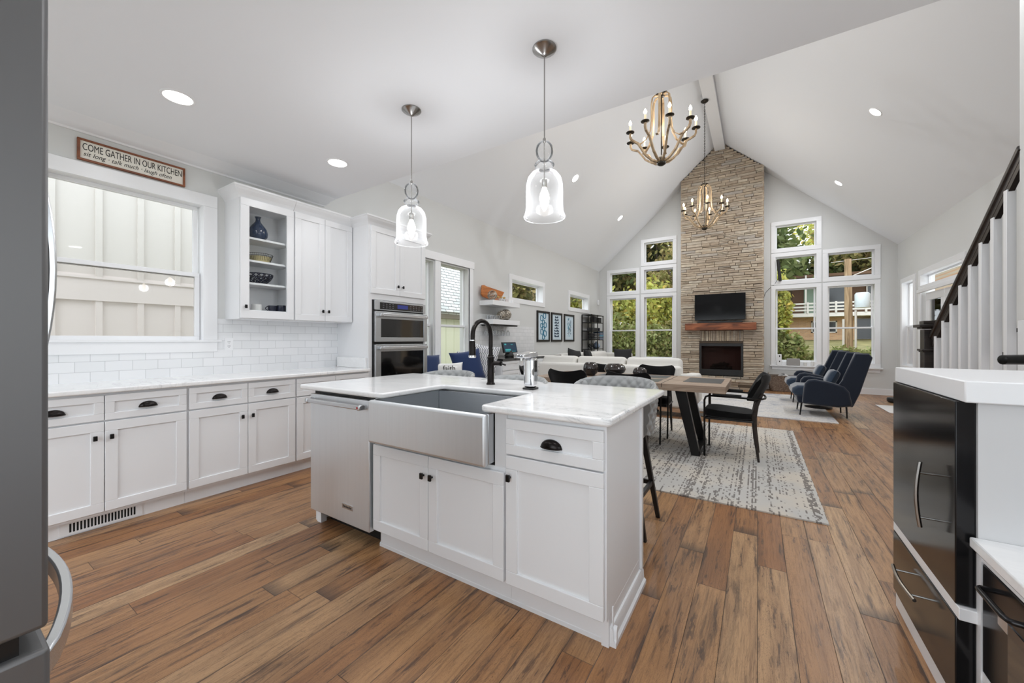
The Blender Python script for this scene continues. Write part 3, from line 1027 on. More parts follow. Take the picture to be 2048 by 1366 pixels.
# woven bowl
t = thing('wire_bowl', 'tan bowl with dark wire rim on the second glass-cabinet shelf', 'bowl', (-4.0, 1.80, 1.958), world=True)
tan_m = mat('tan_bowl', (196, 184, 140), 0.4)
obj('bowl_body', MB().lathe([(0.001, 0.002), (0.07, 0.002), (0.09, 0.03), (0.098, 0.055), (0.094, 0.055), (0.086, 0.03), (0.066, 0.006), (0.001, 0.006)], (-4.0, 1.80, 1.958), 32), tan_m, t)
m = MB()
for k in range(40):
    a = 2 * pi * k / 40
    m.tube([(-4.0 + 0.088 * cos(a), 1.80 + 0.088 * sin(a), 1.975), (-4.0 + 0.110 * cos(a), 1.80 + 0.110 * sin(a), 2.036)], 0.0014, 4)
for z, r_ in ((2.036, 0.110), (2.018, 0.104)):
    m.tube([(-4.0 + r_ * cos(2 * pi * k / 32), 1.80 + r_ * sin(2 * pi * k / 32), z) for k in range(32)], 0.002, 5, closed=True)
obj('wire_rim', m, rod_m, t)
m = MB()
for sgn in (1, -1):
    for k in range(16):
        pts = []
        for q in range(7):
            f = q / 6
            a = 2 * pi * k / 16 + sgn * f * 0.9
            r_ = 0.055 + 0.062 * sin(f * pi / 2)
            pts.append((-4.0 + r_ * cos(a), 1.79 + r_ * sin(a), 1.758 + 0.085 * f))
        m.tube(pts, 0.0045, 5)
for z, r_ in ((1.758, 0.055), (1.846, 0.118)):
    m.tube([(-4.0 + r_ * cos(2 * pi * k / 32), 1.79 + r_ * sin(2 * pi * k / 32), z) for k in range(32)], 0.005, 6, closed=True)
m.lathe([(0.001, 0), (0.055, 0)], (-4.0, 1.79, 1.757), 24)
single('lattice_basket', m, navyc_m, 'dark open lattice bowl on the third glass-cabinet shelf', 'basket', org=(-4.0, 1.79, 1.753))


def mug(x, y, z, m_, label, r=0.04, h=0.065, ang=0):
    t = thing('mug', label, 'mug', (x, y, z), world=True, group='mugs in the glass cabinet')
    obj('cup', MB().lathe([(0.001, 0), (r * 0.85, 0), (r, 0.01), (r, h), (r - 0.004, h), (r - 0.004, 0.008), (0.001, 0.006)], (x, y, z), 24), m_, t)
    obj('handle', MB().tube([(x + cos(ang) * (r - 0.002 + 0.02 * sin(pi * k / 8)), y + sin(ang) * (r - 0.002 + 0.02 * sin(pi * k / 8)), z + 0.01 + 0.042 * k / 8) for k in range(9)], 0.004, 6), m_, t)


mug(-3.97, 1.76, 1.50, ceram_m, 'white mug on the bottom of the glass-door cabinet', 0.042, 0.06, 2.0)
mug(-3.97, 1.90, 1.50, navyc_m, 'navy mug on the cabinet bottom beside the white mug', 0.038, 0.058, -2.0)
mug(-3.95, 1.975, 1.50, navyc_m, 'navy mug farthest right on the glass cabinet bottom', 0.042, 0.064, 1.0)

# ------------------------------------------------------------------ sign
t = thing('wall_sign', 'wooden framed sign above the kitchen window', 'sign', (XL, 0.965, 2.53), world=True)
tfS = face_px(XL)
m = MB(tfS)
a, b, lo, hi = 0.655, 1.275, 2.535, 2.692
r_ = 0.014
m.box(a, b, 0, 0.022, lo, lo + r_).box(a, b, 0, 0.022, hi - r_, hi).box(a, a + r_, 0, 0.022, lo + r_, hi - r_).box(b - r_, b, 0, 0.022, lo + r_, hi - r_)
obj('sign_frame', m, signf_m, t, bev=0.001)
obj('sign_board', MB(tfS).box(a + r_, b - r_, 0, 0.012, lo + r_, hi - r_), signw_m, t)
text('lettering', 'COME GATHER IN OUR KITCHEN', 0.072, signt_m, t, (XL + 0.0125, 0.680, 2.614), (radians(90), 0, radians(90)), sx=0.527)
text('lettering', 'sit long \u00b7 talk much \u00b7 laugh often', 0.046, signt_m, t, (XL + 0.0125, 0.684, 2.572), (radians(90), 0, radians(90)), sx=0.80, shear=0.35, space=1.04)

# ------------------------------------------------------------------ island
tfI = face_ny(1.475)
CT0, CT1 = 0.893, 0.925
t = thing('sink_base_cabinet', 'white two-door island cabinet below the farmhouse sink', 'cabinet', (-1.43, 1.74, 0), world=True)
m = MB()
m.box(-1.893, -0.968, 1.476, 2.00, 0.115, 0.64).box(-1.893, -1.862, 1.476, 2.0, 0.64, CT0 - 0.001).box(-1.0355, -0.968, 1.476, 2.0, 0.64, CT0 - 0.001).box(-1.862, -1.03, 1.97, 2.0, 0.64, CT0 - 0.001)
obj('cabinet_body', m, cab_m, t, bev=0.001)
obj('toe_kick', MB().box(-1.893, -0.968, 1.515, 2.0, 0, 0.115), cab_m, t)


def base_mould(mb, poly):
    pass


obj('base_moulding', MB().prism([(1.535, 0.0), (1.512, 0.0), (1.512, 0.018), (1.522, 0.026), (1.524, 0.062), (1.530, 0.075), (1.535, 0.078)][::1], 'x', -1.90, -0.968), cab_m, t)
d = shaker('door', tfI, -1.888, -1.448, 0.125, 0.622, t)
knob(tfI, -1.475, 0.52, d)
d = shaker('door', tfI, -1.444, -0.974, 0.125, 0.622, t)
knob(tfI, -1.415, 0.52, d)
t = thing('drawer_cabinet', 'white island end cabinet with one drawer over one door', 'cabinet', (-0.74, 1.74, 0), world=True)
obj('cabinet_body', MB().box(-0.967, -0.500, 1.476, 2.0, 0.115, CT0 - 0.001).box(-0.500, -0.488, 1.976, 2.004, 0.078, CT0 - 0.001), cab_m, t, bev=0.001)
obj('toe_kick', MB().box(-0.967, -0.52, 1.515, 2.0, 0, 0.116).box(-0.53, -0.4995, 1.500, 2.0, 0, 0.13), cab_m, t)
m = MB()
m.prism([(1.535, 0.0), (1.512, 0.0), (1.512, 0.018), (1.522, 0.026), (1.524, 0.062), (1.530, 0.075), (1.535, 0.078)], 'x', -0.967, -0.4745)
m.prism([(-0.502, 0.0), (-0.474, 0.0), (-0.474, 0.018), (-0.484, 0.026), (-0.486, 0.062), (-0.492, 0.075), (-0.502, 0.078)], 'y', 1.5125, 2.005)
obj('base_moulding', m, cab_m, t)
d = shaker('door', tfI, -0.962, -0.506, 0.125, 0.706, t)
knob(tfI, -0.937, 0.612, d)
d = shaker('drawer', tfI, -0.962, -0.506, 0.713, 0.872, t, rail=0.045)
cup_pull(tfI, -0.735, 0.79, d)
obj('corner_clip', MB().box(-0.492, -0.486, 1.515, 1.525, 0.08, 0.16), cab_m, t, bev=0.002)

# dishwasher
t = thing('dishwasher', 'stainless dishwasher with bar handle at the island end', 'dishwasher', (-2.2, 1.75, 0), world=True)
tfD = face_ny(1.475)
obj('tub', MB().box(-2.515, -1.900, 1.477, 2.0, 0.10, CT0 - 0.002), rubber_m, t)
d = obj('door', MB(tfD).box(-2.508, -1.902, 0, 0.035, 0.105, 0.872), steel_m, t, bev=0.004)
m = MB(tfD)
m.box(-2.48, -1.93, 0.062, 0.085, 0.822, 0.848).box(-2.49, -2.462, 0.03, 0.087, 0.820, 0.850).box(-1.952, -1.924, 0.03, 0.087, 0.820, 0.850)
obj('handle', m, handle_m, d, bev=0.006, seg=3)
red_m = mat('handle_red_mark', (170, 34, 40), 0.4)
obj('handle_medallion', MB().lathe([(0.001, 0), (0.009, 0)], (0, 0, 0), 16) if False else MB(tfD).box(-1.950, -1.936, 0.087, 0.088, 0.829, 0.841), red_m, d)
bd = obj('badge', MB(tfD).box(-2.160, -2.055, 0.035, 0.038, 0.195, 0.225), handle_m, d, bev=0.001)
text('lettering', 'KitchenAid', 0.022, signt_m, bd, (-2.1075, 1.475 - 0.0385, 0.203), (radians(90), 0, 0), 'CENTER', ext=0.0003, sx=0.85)
obj('leg', MB().box(-2.515, -2.47, 1.49, 1.53, 0, 0.10), white_m, t)
obj('leg', MB().box(-2.515, -2.47, 1.95, 1.99, 0, 0.10), white_m, t)
obj('toe_panel', MB().box(-2.47, -1.905, 1.56, 1.57, 0.0, 0.10), rubber_m, t)
single('island_end_panel', MB().box(-2.545, -2.517, 1.50, 2.0, 0, CT0 - 0.001), cab_m, 'white panel closing the island beyond the dishwasher', 'panel', org=(-2.53, 1.75, 0))

# island countertop: polygon with a notch for the sink
def rounded(poly, r, conv):
    out = []
    n = len(poly)
    for i, p in enumerate(poly):
        p = Vector(p)
        if i not in conv:
            out.append(tuple(p))
            continue
        a = (Vector(poly[i - 1]) - p).normalized()
        b = (Vector(poly[(i + 1) % n]) - p).normalized()
        p0, p1 = p + a * r, p + b * r
        for k in range(6):
            f = k / 5
            q = p0 * (1 - f) ** 2 + p * 2 * f * (1 - f) + p1 * f * f
            out.append(tuple(q))
    return out


poly = [(-2.645, 1.435), (-1.79, 1.435), (-1.79, 1.945), (-1.095, 1.945), (-1.095, 1.435), (-0.472, 1.435), (-0.472, 2.475), (-2.645, 2.475)]
poly = rounded(poly, 0.03, (0, 1, 2, 3, 4, 5, 6, 7))
ctop = MB()
n_ = len(poly)
ctop.v = [(x, y, CT0) for x, y in poly] + [(x, y, CT1) for x, y in poly]
ctop.f = [tuple(reversed(range(n_))), tuple(range(n_, 2 * n_))] + [(i, (i + 1) % n_, (i + 1) % n_ + n_, i + n_) for i in range(n_)]
single('island_countertop', ctop, marble_m, 'white veined marble island countertop notched around the sink', 'countertop', org=(-1.5, 1.95, CT0), bev=0.010, seg=3)

# farmhouse sink
t = thing('farmhouse_sink', 'stainless apron-front farmhouse sink set in the island', 'sink', (-1.44, 1.68, 0.65), world=True)
SZ = 0.888
m = MB()
n = 10
m.box(-1.858, -1.036, 1.395, 1.430, 0.648, SZ)
apron = obj('apron', m, steel_m, t, bev=0.014, seg=4)
m = MB()
m.box(-1.855, -1.838, 1.43, 1.968, 0.655, SZ).box(-1.056, -1.040, 1.43, 1.968, 0.655, SZ).box(-1.838, -1.056, 1.952, 1.968, 0.655, SZ).box(-1.838, -1.056, 1.43, 1.952, 0.655, 0.672)
obj('basin', m, steelh_m, t, bev=0.004)
obj('drain', MB().lathe([(0.0, 0.003), (0.03, 0.003), (0.045, 0.001), (0.045, 0.0)], (-1.45, 1.72, 0.673), 24), chrome_m, t)

# faucet
FXc, FYc = -1.53, 2.13
t = thing('faucet', 'black gooseneck kitchen faucet with side lever behind the sink', 'faucet', (FXc, FYc, CT1), world=True)
m = MB()
m.lathe([(0.030, 0), (0.030, 0.006), (0.026, 0.012), (0.023, 0.016), (0.023, 0.175), (0.0245, 0.178), (0.0245, 0.186), (0.020, 0.190), (0.018, 0.20)], (FXc, FYc, CT1), 24, cap=True)
obj('faucet_body', m, bronze_m, t)
pts = [(FXc, FYc, CT1 + 0.19 + 0.02 * k) for k in range(8)]
zc = 1.255
R = 0.098
for k in range(1, 18):
    a = pi * k / 17 * 0.97
    pts.append((FXc, FYc - R + R * cos(a), zc + R * sin(a)))
pts.append((FXc, pts[-1][1] - 0.002, pts[-1][2] - 0.05))
obj('gooseneck', MB().tube(pts, 0.0145, 14), bronze_m, t)
ex, ey, ez = pts[-1]
obj('spray_head', MB().lathe([(0.016, 0.008), (0.018, 0.0), (0.019, -0.02), (0.021, -0.06), (0.022, -0.085)], (ex, ey - 0.002, ez), 20, cap=True), bronze_m, t)
obj('chrome_collar', MB().lathe([(0.019, 0.014), (0.019, 0.008)], (ex, ey - 0.001, ez), 20, cap=True).lathe([(0.024, -0.085), (0.025, -0.096), (0.020, -0.100)], (ex, ey - 0.002, ez), 20, cap=True), chrome_m, t)
m = MB()
m.tube([(FXc + 0.018, FYc, CT1 + 0.145), (FXc + 0.075, FYc + 0.005, CT1 + 0.145)], 0.015, 16)
m.tube([(FXc + 0.075, FYc + 0.005, CT1 + 0.145), (FXc + 0.082, FYc + 0.005, CT1 + 0.145)], 0.017, 16)
m.tube([(FXc + 0.078, FYc + 0.005, CT1 + 0.145), (FXc + 0.115, FYc + 0.01, CT1 + 0.135)], 0.006, 8)
obj('lever', m, bronze_m, t)

# soap dispenser
DX, DY = -1.175, 2.055
t = thing('soap_dispenser', 'chrome automatic soap dispenser on the island beside the faucet', 'dispenser', (DX, DY, CT1), world=True)
m = MB()
m.prism([(DX - 0.036, DY - 0.036), (DX + 0.036, DY - 0.036), (DX + 0.036, DY + 0.036), (DX - 0.036, DY + 0.036)], 'z', CT1 + 0.012, CT1 + 0.195)
obj('dispenser_body', m, chrome_m, t, bev=0.018, seg=4)
obj('base_ring', MB().box(DX - 0.037, DX + 0.037, DY - 0.037, DY + 0.037, CT1, CT1 + 0.012), rubber_m, t, bev=0.004)
m = MB()
m.add([(DX - 0.038, DY - 0.11, CT1 + 0.195), (DX + 0.02, DY - 0.11, CT1 + 0.195), (DX + 0.036, DY + 0.036, CT1 + 0.195), (DX - 0.036, DY + 0.036, CT1 + 0.195),
       (DX - 0.034, DY - 0.115, CT1 + 0.218), (DX + 0.015, DY - 0.115, CT1 + 0.218), (DX + 0.034, DY + 0.03, CT1 + 0.235), (DX - 0.034, DY + 0.03, CT1 + 0.235)],
      [(0, 3, 2, 1), (4, 5, 6, 7), (0, 1, 5, 4), (1, 2, 6, 5), (2, 3, 7, 6), (3, 0, 4, 7)])
obj('dispenser_head', m, chrome_m, t, bev=0.008, seg=3)
obj('nozzle', MB().tube([(DX - 0.01, DY - 0.09, CT1 + 0.195), (DX - 0.01, DY - 0.09, CT1 + 0.178)], 0.010, 12), chrome_m, t)


# ------------------------------------------------------------------ pendants and downlights
def pendant(x, y, label):
    t = thing('pendant_light', label, 'pendant light', (x, y, 1.88), world=True, group='glass pendants over the island')
    obj('canopy', MB().lathe([(0.064, 0), (0.064, -0.006), (0.055, -0.014), (0.02, -0.034), (0.008, -0.042)], (x, y, ZC), 32, cap=True), nickel_m, t)
    obj('cord', MB().tube([(x, y, ZC - 0.04), (x, y, 2.30)], 0.0035, 8), nickel_m, t)
    obj('stem', MB().lathe([(0.007, 2.305), (0.009, 2.30), (0.009, 2.285), (0.0035, 2.28), (0.0035, 2.09), (0.014, 2.085), (0.014, 2.045), (0.010, 2.04)], (x, y, 0), 12, cap=True), nickel_m, t)
    prof = [(0.010, 2.290), (0.030, 2.280), (0.043, 2.262), (0.047, 2.240), (0.044, 2.215), (0.032, 2.195), (0.024, 2.187), (0.034, 2.182), (0.050, 2.170),
            (0.054, 2.162), (0.050, 2.154), (0.036, 2.142), (0.030, 2.136), (0.045, 2.130), (0.072, 2.115), (0.090, 2.090), (0.098, 2.055), (0.099, 2.02),
            (0.099, 1.935), (0.100, 1.922), (0.104, 1.905), (0.112, 1.885), (0.110, 1.880)]
    obj('glass_shade', MB().lathe(prof, (x, y, 0), 48), shade_m, t)
    obj('bulb', MB().lathe([(0.010, 2.045), (0.014, 2.03), (0.024, 2.005), (0.027, 1.985), (0.022, 1.955), (0.010, 1.925), (0.002, 1.915)], (x, y, 0), 20, cap=True), pbulb_m, t)
    l = bpy.data.lights.new('bulb_light', 'POINT')
    l.energy = PEND_W
    l.color = (0.96, 0.97, 1.0)
    l.shadow_soft_size = 0.05
    o = bpy.data.objects.new('bulb_light', l)
    link(o, t)
    o.location = Vector((x, y, 1.975)) - Vector((x, y, 1.88))


PEND_W = 13.0
CAN_W = 3.5
VCAN_W = 24.0
CHAN_W = 20.0
pendant(-1.976, 1.833, 'clear glass pendant light over the sink, the farther left one')
pendant(-0.960, 1.828, 'clear glass pendant light nearest the chandeliers, the right one')


def downlight(x, y, z, nrm, label, w, r=0.075, group='recessed ceiling lights'):
    nrm = Vector(nrm).normalized()
    q = Vector((0, 0, 1)).rotation_difference(nrm)
    t = bpy.data.objects.new('recessed_light', None)
    COL.objects.link(t)
    t.location = (x, y, z)
    t.rotation_mode = 'QUATERNION'
    t.rotation_quaternion = q
    ORG[t.name] = Vector((0, 0, 0))
    props(t, label, 'recessed light', group)
    obj('trim_ring', MB().lathe([(r, 0.003), (r + 0.004, 0.005), (r + 0.014, 0.004), (r + 0.018, 0.0)], (0, 0, 0), 32), white_m, t)
    obj('lens', MB().lathe([(0.0, 0.002), (r, 0.002)], (0, 0, 0), 32), lens_m, t)
    l = bpy.data.lights.new('downlight_lamp', 'AREA')
    l.shape = 'DISK'
    l.size = r * 2
    l.energy = w
    l.color = (0.95, 0.97, 1.0)
    o = bpy.data.objects.new('downlight_lamp', l)
    link(o, t)
    o.location = (0, 0, 0.012)
    o.rotation_euler = (pi, 0, 0)
    return t


downlight(-3.139, 0.932, ZC, (0, 0, -1), 'recessed kitchen ceiling light nearest the wall sign', CAN_W)
downlight(-3.119, 2.033, ZC, (0, 0, -1), 'recessed kitchen ceiling light above the wall cabinets', CAN_W)
downlight(-1.7, 0.2, ZC, (0, 0, -1), 'added unseen recessed light above the kitchen aisle', CAN_W)  # out-of-frame lamp added to brighten the kitchen
downlight(-0.3, 0.9, ZC, (0, 0, -1), 'added unseen recessed light beside the island end', CAN_W)  # extra lamp out of view, added as kitchen fill
downlight(1.1, 1.5, ZC, (0, 0, -1), 'added unseen recessed light above the black cabinet', CAN_W)  # unseen lamp, added for more light on the right
nl, nr = (K, 0, -1), (-K, 0, -1)
downlight(-2.99, 6.98, vz(-2.99), nl, 'recessed light on the left vault slope nearer the pendants', VCAN_W)
downlight(-2.99, 9.88, vz(-2.99), nl, 'recessed light on the left vault slope near the gable', VCAN_W)
downlight(1.37, 7.17, vz(1.37), nr, 'recessed light high on the right vault slope nearer the stairs', VCAN_W)
downlight(1.37, 10.03, vz(1.37), nr, 'recessed light on the right vault slope near the gable', VCAN_W)
downlight(-2.99, 4.1, vz(-2.99), nl, 'added unseen recessed light on the left vault slope above the bench', VCAN_W)  # hidden above the kitchen ceiling edge, added to fill the vault
downlight(1.37, 4.3, vz(1.37), nr, 'added unseen recessed light on the right vault slope above the stairs', VCAN_W)  # unseen lamp added to lift the right side of the vault


# ------------------------------------------------------------------ chandeliers
def chandelier(x, y, label, phase):
    zb = 3.44
    zt = 4.36
    t = thing('chandelier', label, 'chandelier', (x, y, zb), world=True, group='wooden candle chandeliers')
    obj('hub', MB().lathe([(0.0, -0.02), (0.03, -0.015), (0.052, 0.0), (0.056, 0.02), (0.05, 0.07), (0.04, 0.085), (0.015, 0.11)], (x, y, zb + 0.02), 16, cap=True), rod_m, t)
    obj('centre_rod', MB().tube([(x, y, zb + 0.1), (x, y, zt)], 0.008, 8), rod_m, t)
    obj('top_cap', MB().lathe([(0.01, 0.03), (0.06, 0.025), (0.072, 0.012), (0.06, 0.0), (0.02, -0.01)], (x, y, zt - 0.01), 12, cap=True), rod_m, t)
    nA = 9
    Rr = 0.40
    for k in range(nA):
        a = 2 * pi * k / nA + phase
        dx, dy = cos(a), sin(a)
        side = (-dy, dx, 0)
        P = lambda r, z: (x + dx * r, y + dy * r, z)
        arm = [P(0.05, zb + 0.05), P(0.12, zb + 0.07), P(0.20, zb + 0.13), P(0.26, zb + 0.22), P(0.30, zb + 0.275), P(0.35, zb + 0.30), P(0.385, zb + 0.32), P(Rr, zb + 0.355), P(Rr, zb + 0.40)]
        ar = obj('arm', MB().strip(arm, 0.026, 0.022, side), chand_m, t, smooth=False)
        obj('drip_pan', MB().lathe([(0.012, -0.012), (0.05, 0.0), (0.052, 0.006), (0.012, 0.002)], P(Rr, zb + 0.41), 18, cap=True), rod_m, ar)
        obj('candle_sleeve', MB().lathe([(0.012, 0), (0.012, 0.085)], P(Rr, zb + 0.413), 10, cap=True), candle_m, ar)
        obj('bulb', MB().lathe([(0.008, 0), (0.018, 0.02), (0.019, 0.032), (0.010, 0.055), (0.002, 0.07)], P(Rr, zb + 0.498), 12, cap=True), bulb_m, ar)
    for k in range(6):
        a = 2 * pi * k / 6 + phase + 0.3
        dx, dy = cos(a), sin(a)
        side = (-dy, dx, 0)
        P = lambda r, z: (x + dx * r, y + dy * r, z)
        st = [P(0.04, zt - 0.03), P(0.085, zt - 0.03), P(0.115, zt - 0.06), P(0.125, zt - 0.13), P(0.125, zt - 0.35), P(0.14, zt - 0.48), P(0.19, zt - 0.58), P(0.26, zt - 0.64), P(0.30, zt - 0.645)]
        obj('strap', MB().strip(st, 0.030, 0.012, side), chand_m, t, smooth=False)
    # chain
    ztop = 6.04 if abs(x + 0.81) < 0.11 else vz(x) - 0.02
    m = MB()
    zz = zt + 0.015
    i = 0
    while zz < ztop:
        ring = []
        for q in range(10):
            b = 2 * pi * q / 10
            if i % 2: ring.append((x + 0.010 * cos(b), y, zz + 0.020 + 0.022 * sin(b)))
            else: ring.append((x, y + 0.010 * cos(b), zz + 0.020 + 0.022 * sin(b)))
        m.tube(ring, 0.0035, 5, closed=True)
        zz += 0.034
        i += 1
    obj('chain', m, rod_m, t)
    obj('canopy', MB().lathe([(0.07, 0.012), (0.072, 0.0), (0.05, -0.02), (0.01, -0.035)], (x, y, ztop), 24, cap=True), rod_m, t)
    l = bpy.data.lights.new('candle_light', 'POINT')
    l.energy = CHAN_W
    l.color = (1.0, 0.93, 0.84)
    l.shadow_soft_size = 0.30
    o = bpy.data.objects.new('candle_light', l)
    link(o, t)
    o.location = (0, 0, 0.52)


chandelier(-1.03, 5.15, 'wood and iron candle chandelier over the dining table', 0.25)
chandelier(-0.90, 8.65, 'wood and iron candle chandelier hanging on a long chain before the stone chimney', 0.05)

# ------------------------------------------------------------------ fireplace
SX0, SX1, SY = -1.735, 0.125, 11.15
t = thing('stone_chimney', 'tall ledger-stone fireplace chimney rising to the vault ridge', 'fireplace', (-0.8, 11.3, 0), world=True)
FB = (-1.285, -0.300, 0.315, 1.135)
m = MB()
m.box(SX0 + 0.03, FB[0], SY + 0.05, YF - 0.005, 0.24, 1.2).box(FB[1], SX1 - 0.03, SY + 0.05, YF - 0.005, 0.24, 1.2).box(SX0 + 0.03, SX1 - 0.03, SY + 0.05, YF - 0.005, FB[3], 5.55)
m.prism([(SX0 + 0.03, 5.5), (SX1 - 0.03, 5.5), (SX1 - 0.03, vz(SX1) - 0.01), (APX, APZ - 0.03), (SX0 + 0.03, vz(SX0) - 0.01)], 'y', SY + 0.05, YF - 0.005)
mortar_m = mat('stone_joint', (92, 80, 68), 0.95)
obj('chimney_core', m, mortar_m, t, smooth=False)
rs = random.Random(3)
m = MB()


def stone(x0, x1, z0, z1, d0=None, y=None):
    g_ = 0.0036
    d0 = rs.uniform(0.0, 0.024) if d0 is None else d0
    yy = (SY if y is None else y) + d0
    j = lambda: rs.uniform(-0.004, 0.004)
    x0 += g_; x1 -= g_; z0 += g_; z1 -= g_
    y2 = yy + 0.06
    c = 0.006
    vs = [(x0 + j(), yy + c, z0 + j()), (x1 + j(), yy + c, z0 + j()), (x1 + j(), yy + c, z1 + j()), (x0 + j(), yy + c, z1 + j())]
    fr = [(x0 + c + j(), yy + j(), z0 + c), (x1 - c + j(), yy + j(), z0 + c), (x1 - c + j(), yy + j(), z1 - c), (x0 + c + j(), yy + j(), z1 - c)]
    bk = [(p[0], y2, p[2]) for p in vs]
    m.add(fr + vs + bk, [(0, 1, 2, 3), (0, 4, 5, 1), (1, 5, 6, 2), (2, 6, 7, 3), (3, 7, 4, 0), (4, 8, 9, 5), (5, 9, 10, 6), (6, 10, 11, 7), (7, 11, 8, 4)])


def course(xa, xb, z0, z1, y=None):
    x = xa
    while x < xb - 0.01:
        L = rs.uniform(0.12, 0.46)
        x2 = x + L
        if xb - x2 < 0.12: x2 = xb
        if (z1 - z0) > 0.062 and rs.random() < 0.3:
            zm = z0 + (z1 - z0) * rs.uniform(0.4, 0.6)
            stone(x, x2, z0, zm, y=y); stone(x, x2, zm, z1, y=y)
        else:
            stone(x, x2, z0, z1, y=y)
        x = x2


z = 0.245
while z < 6.22:
    h = rs.uniform(0.042, 0.078)
    z2 = z + h
    lim = (z2 - 0.005)
    xa, xb = SX0, SX1
    if lim > vz(SX0):
        xa = APX - (APZ - lim) / K
    if lim > vz(SX1):
        xb = APX + (APZ - lim) / K
    if xb - xa < 0.1: break
    if z2 > FB[2] and z < FB[3]:
        course(xa, FB[0], z, z2)
        course(FB[1], xb, z, z2)
    elif z2 > 1.215 and z < 1.46:
        course(xa, -1.27, z, z2)
        course(-0.30, xb, z, z2)
    else:
        course(xa, xb, z, z2)
    z = z2
x = -1.27
while x < -0.30:
    w = rs.uniform(0.03, 0.06)
    stone(x, min(x + w, -0.30), 1.19, 1.46)
    x += w
# side faces of the chimney (small return stones)
z = 0.245
while z < 5.5:
    h = rs.uniform(0.05, 0.09)
    m.box(SX0 - 0.004, SX0 + 0.035, SY + 0.02, YF - 0.005, z + 0.003, z + h - 0.003)
    m.box(SX1 - 0.035, SX1 + 0.004 + rs.uniform(0, 0.01), SY + 0.02, YF - 0.005, z + 0.003, z + h - 0.003)
    z += h
obj('stone_veneer', m, stone_m, t, smooth=False)
m = MB()
m_keep = m
hy0 = 10.86
z = 0.0
for k in range(3):
    course(-1.76, 0.14, z, z + 0.062, y=hy0 + 0.02)
    z += 0.062
hearth = obj('hearth_stones', m, stone_m, t, smooth=False)
m = MB()
x = -1.80
while x < 0.17:
    w = min(rs.uniform(0.35, 0.6), 0.17 - x)
    if 0.17 - x - w < 0.1: w = 0.17 - x
    m.box(x + 0.003, x + w - 0.003, hy0 - 0.015, SY + 0.05, 0.186, 0.236)
    x += w
obj('hearth_slab', m, stone_m, t, bev=0.006)
obj('hearth_core', MB().box(-1.74, 0.12, hy0 + 0.04, YF - 0.01, 0.0, 0.185), mortar_m, t)
# firebox
firebrick_m = mat('firebox_panel', (104, 80, 76), 0.8)
log_m = mat('charred_log', (46, 38, 34), 0.9)
t = thing('firebox', 'black framed gas firebox with ceramic logs', 'firebox', (-0.79, 11.3, 0.315), world=True)
x0, x1, z0, z1 = FB
m = MB().box(x0 + 0.002, x0 + 0.05, SY + 0.005, SY + 0.035, z0, z1).box(x1 - 0.05, x1 - 0.002, SY + 0.005, SY + 0.035, z0, z1).box(x0 + 0.05, x1 - 0.05, SY + 0.005, SY + 0.035, z1 - 0.075, z1 - 0.002).box(x0 + 0.05, x1 - 0.05, SY + 0.005, SY + 0.035, z0 + 0.002, z0 + 0.15)
obj('firebox_frame', m, rubber_m, t, bev=0.003)
obj('firebox_lining', MB().box(x0 + 0.05, x1 - 0.05, YF - 0.06, YF - 0.01, z0 + 0.1, z1 - 0.06).box(x0 + 0.03, x0 + 0.06, SY + 0.04, YF - 0.06, z0 + 0.1, z1 - 0.06).box(x1 - 0.06, x1 - 0.03, SY + 0.04, YF - 0.06, z0 + 0.1, z1 - 0.06).box(x0 + 0.03, x1 - 0.03, SY + 0.04, YF - 0.06, z1 - 0.07, z1 - 0.01).box(x0 + 0.03, x1 - 0.03, SY + 0.04, YF - 0.06, z0 + 0.01, z0 + 0.12), firebrick_m, t)
m = MB()
for (a, b, r_) in (((-1.05, 11.34, 0.50), (-0.55, 11.40, 0.50), 0.042), ((-1.0, 11.38, 0.56), (-0.62, 11.33, 0.60), 0.035), ((-0.95, 11.30, 0.51), (-0.80, 11.42, 0.62), 0.03), ((-0.66, 11.30, 0.50), (-0.74, 11.42, 0.64), 0.03)):
    m.tube([a, b], r_, 10)
obj('log', m, log_m, t)
obj('grate', MB().box(-1.08, -0.52, 11.30, 11.31, 0.44, 0.455).box(-1.08, -0.52, 11.42, 11.43, 0.44, 0.455).box(-1.0, -0.99, 11.30, 11.43, 0.435, 0.47).box(-0.6, -0.59, 11.30, 11.43, 0.435, 0.47), rubber_m, t)
obj('glass_front', MB().box(x0 + 0.05, x1 - 0.05, SY + 0.02, SY + 0.024, z0 + 0.15, z1 - 0.075), glass('smoked_glass', (0.72, 0.66, 0.64), 0.3, 1.3), t)
# mantel
mt = MB()
mt.box(-1.60, -0.02, 10.93, SY + 0.03, 1.468, 1.648)
single('mantel_shelf', mt, mantel_m, 'rough reclaimed wood mantel beam above the fireplace', 'mantel', org=(-0.8, 11.05, 1.468), bev=0.012, seg=2)
# tv
t = thing('television', 'wall-mounted black flat television over the mantel', 'television', (-0.81, 11.08, 1.72), world=True)
obj('tv_case', MB().box(-1.385, -0.245, 11.06, 11.11, 1.725, 2.395), rubber_m, t, bev=0.004)
obj('tv_screen', MB().box(-1.378, -0.252, 11.054, 11.0605, 1.738, 2.388), screen_m, t)
obj('wall_mount', MB().box(-0.95, -0.65, 11.11, 11.19, 1.95, 2.2), rubber_m, t)
single('soundbar', MB().box(-1.31, -0.31, 10.98, 11.06, 1.649, 1.70), rubber_m, 'slim black soundbar on the mantel under the television', 'soundbar', org=(-0.8, 11.02, 1.649), bev=0.008)

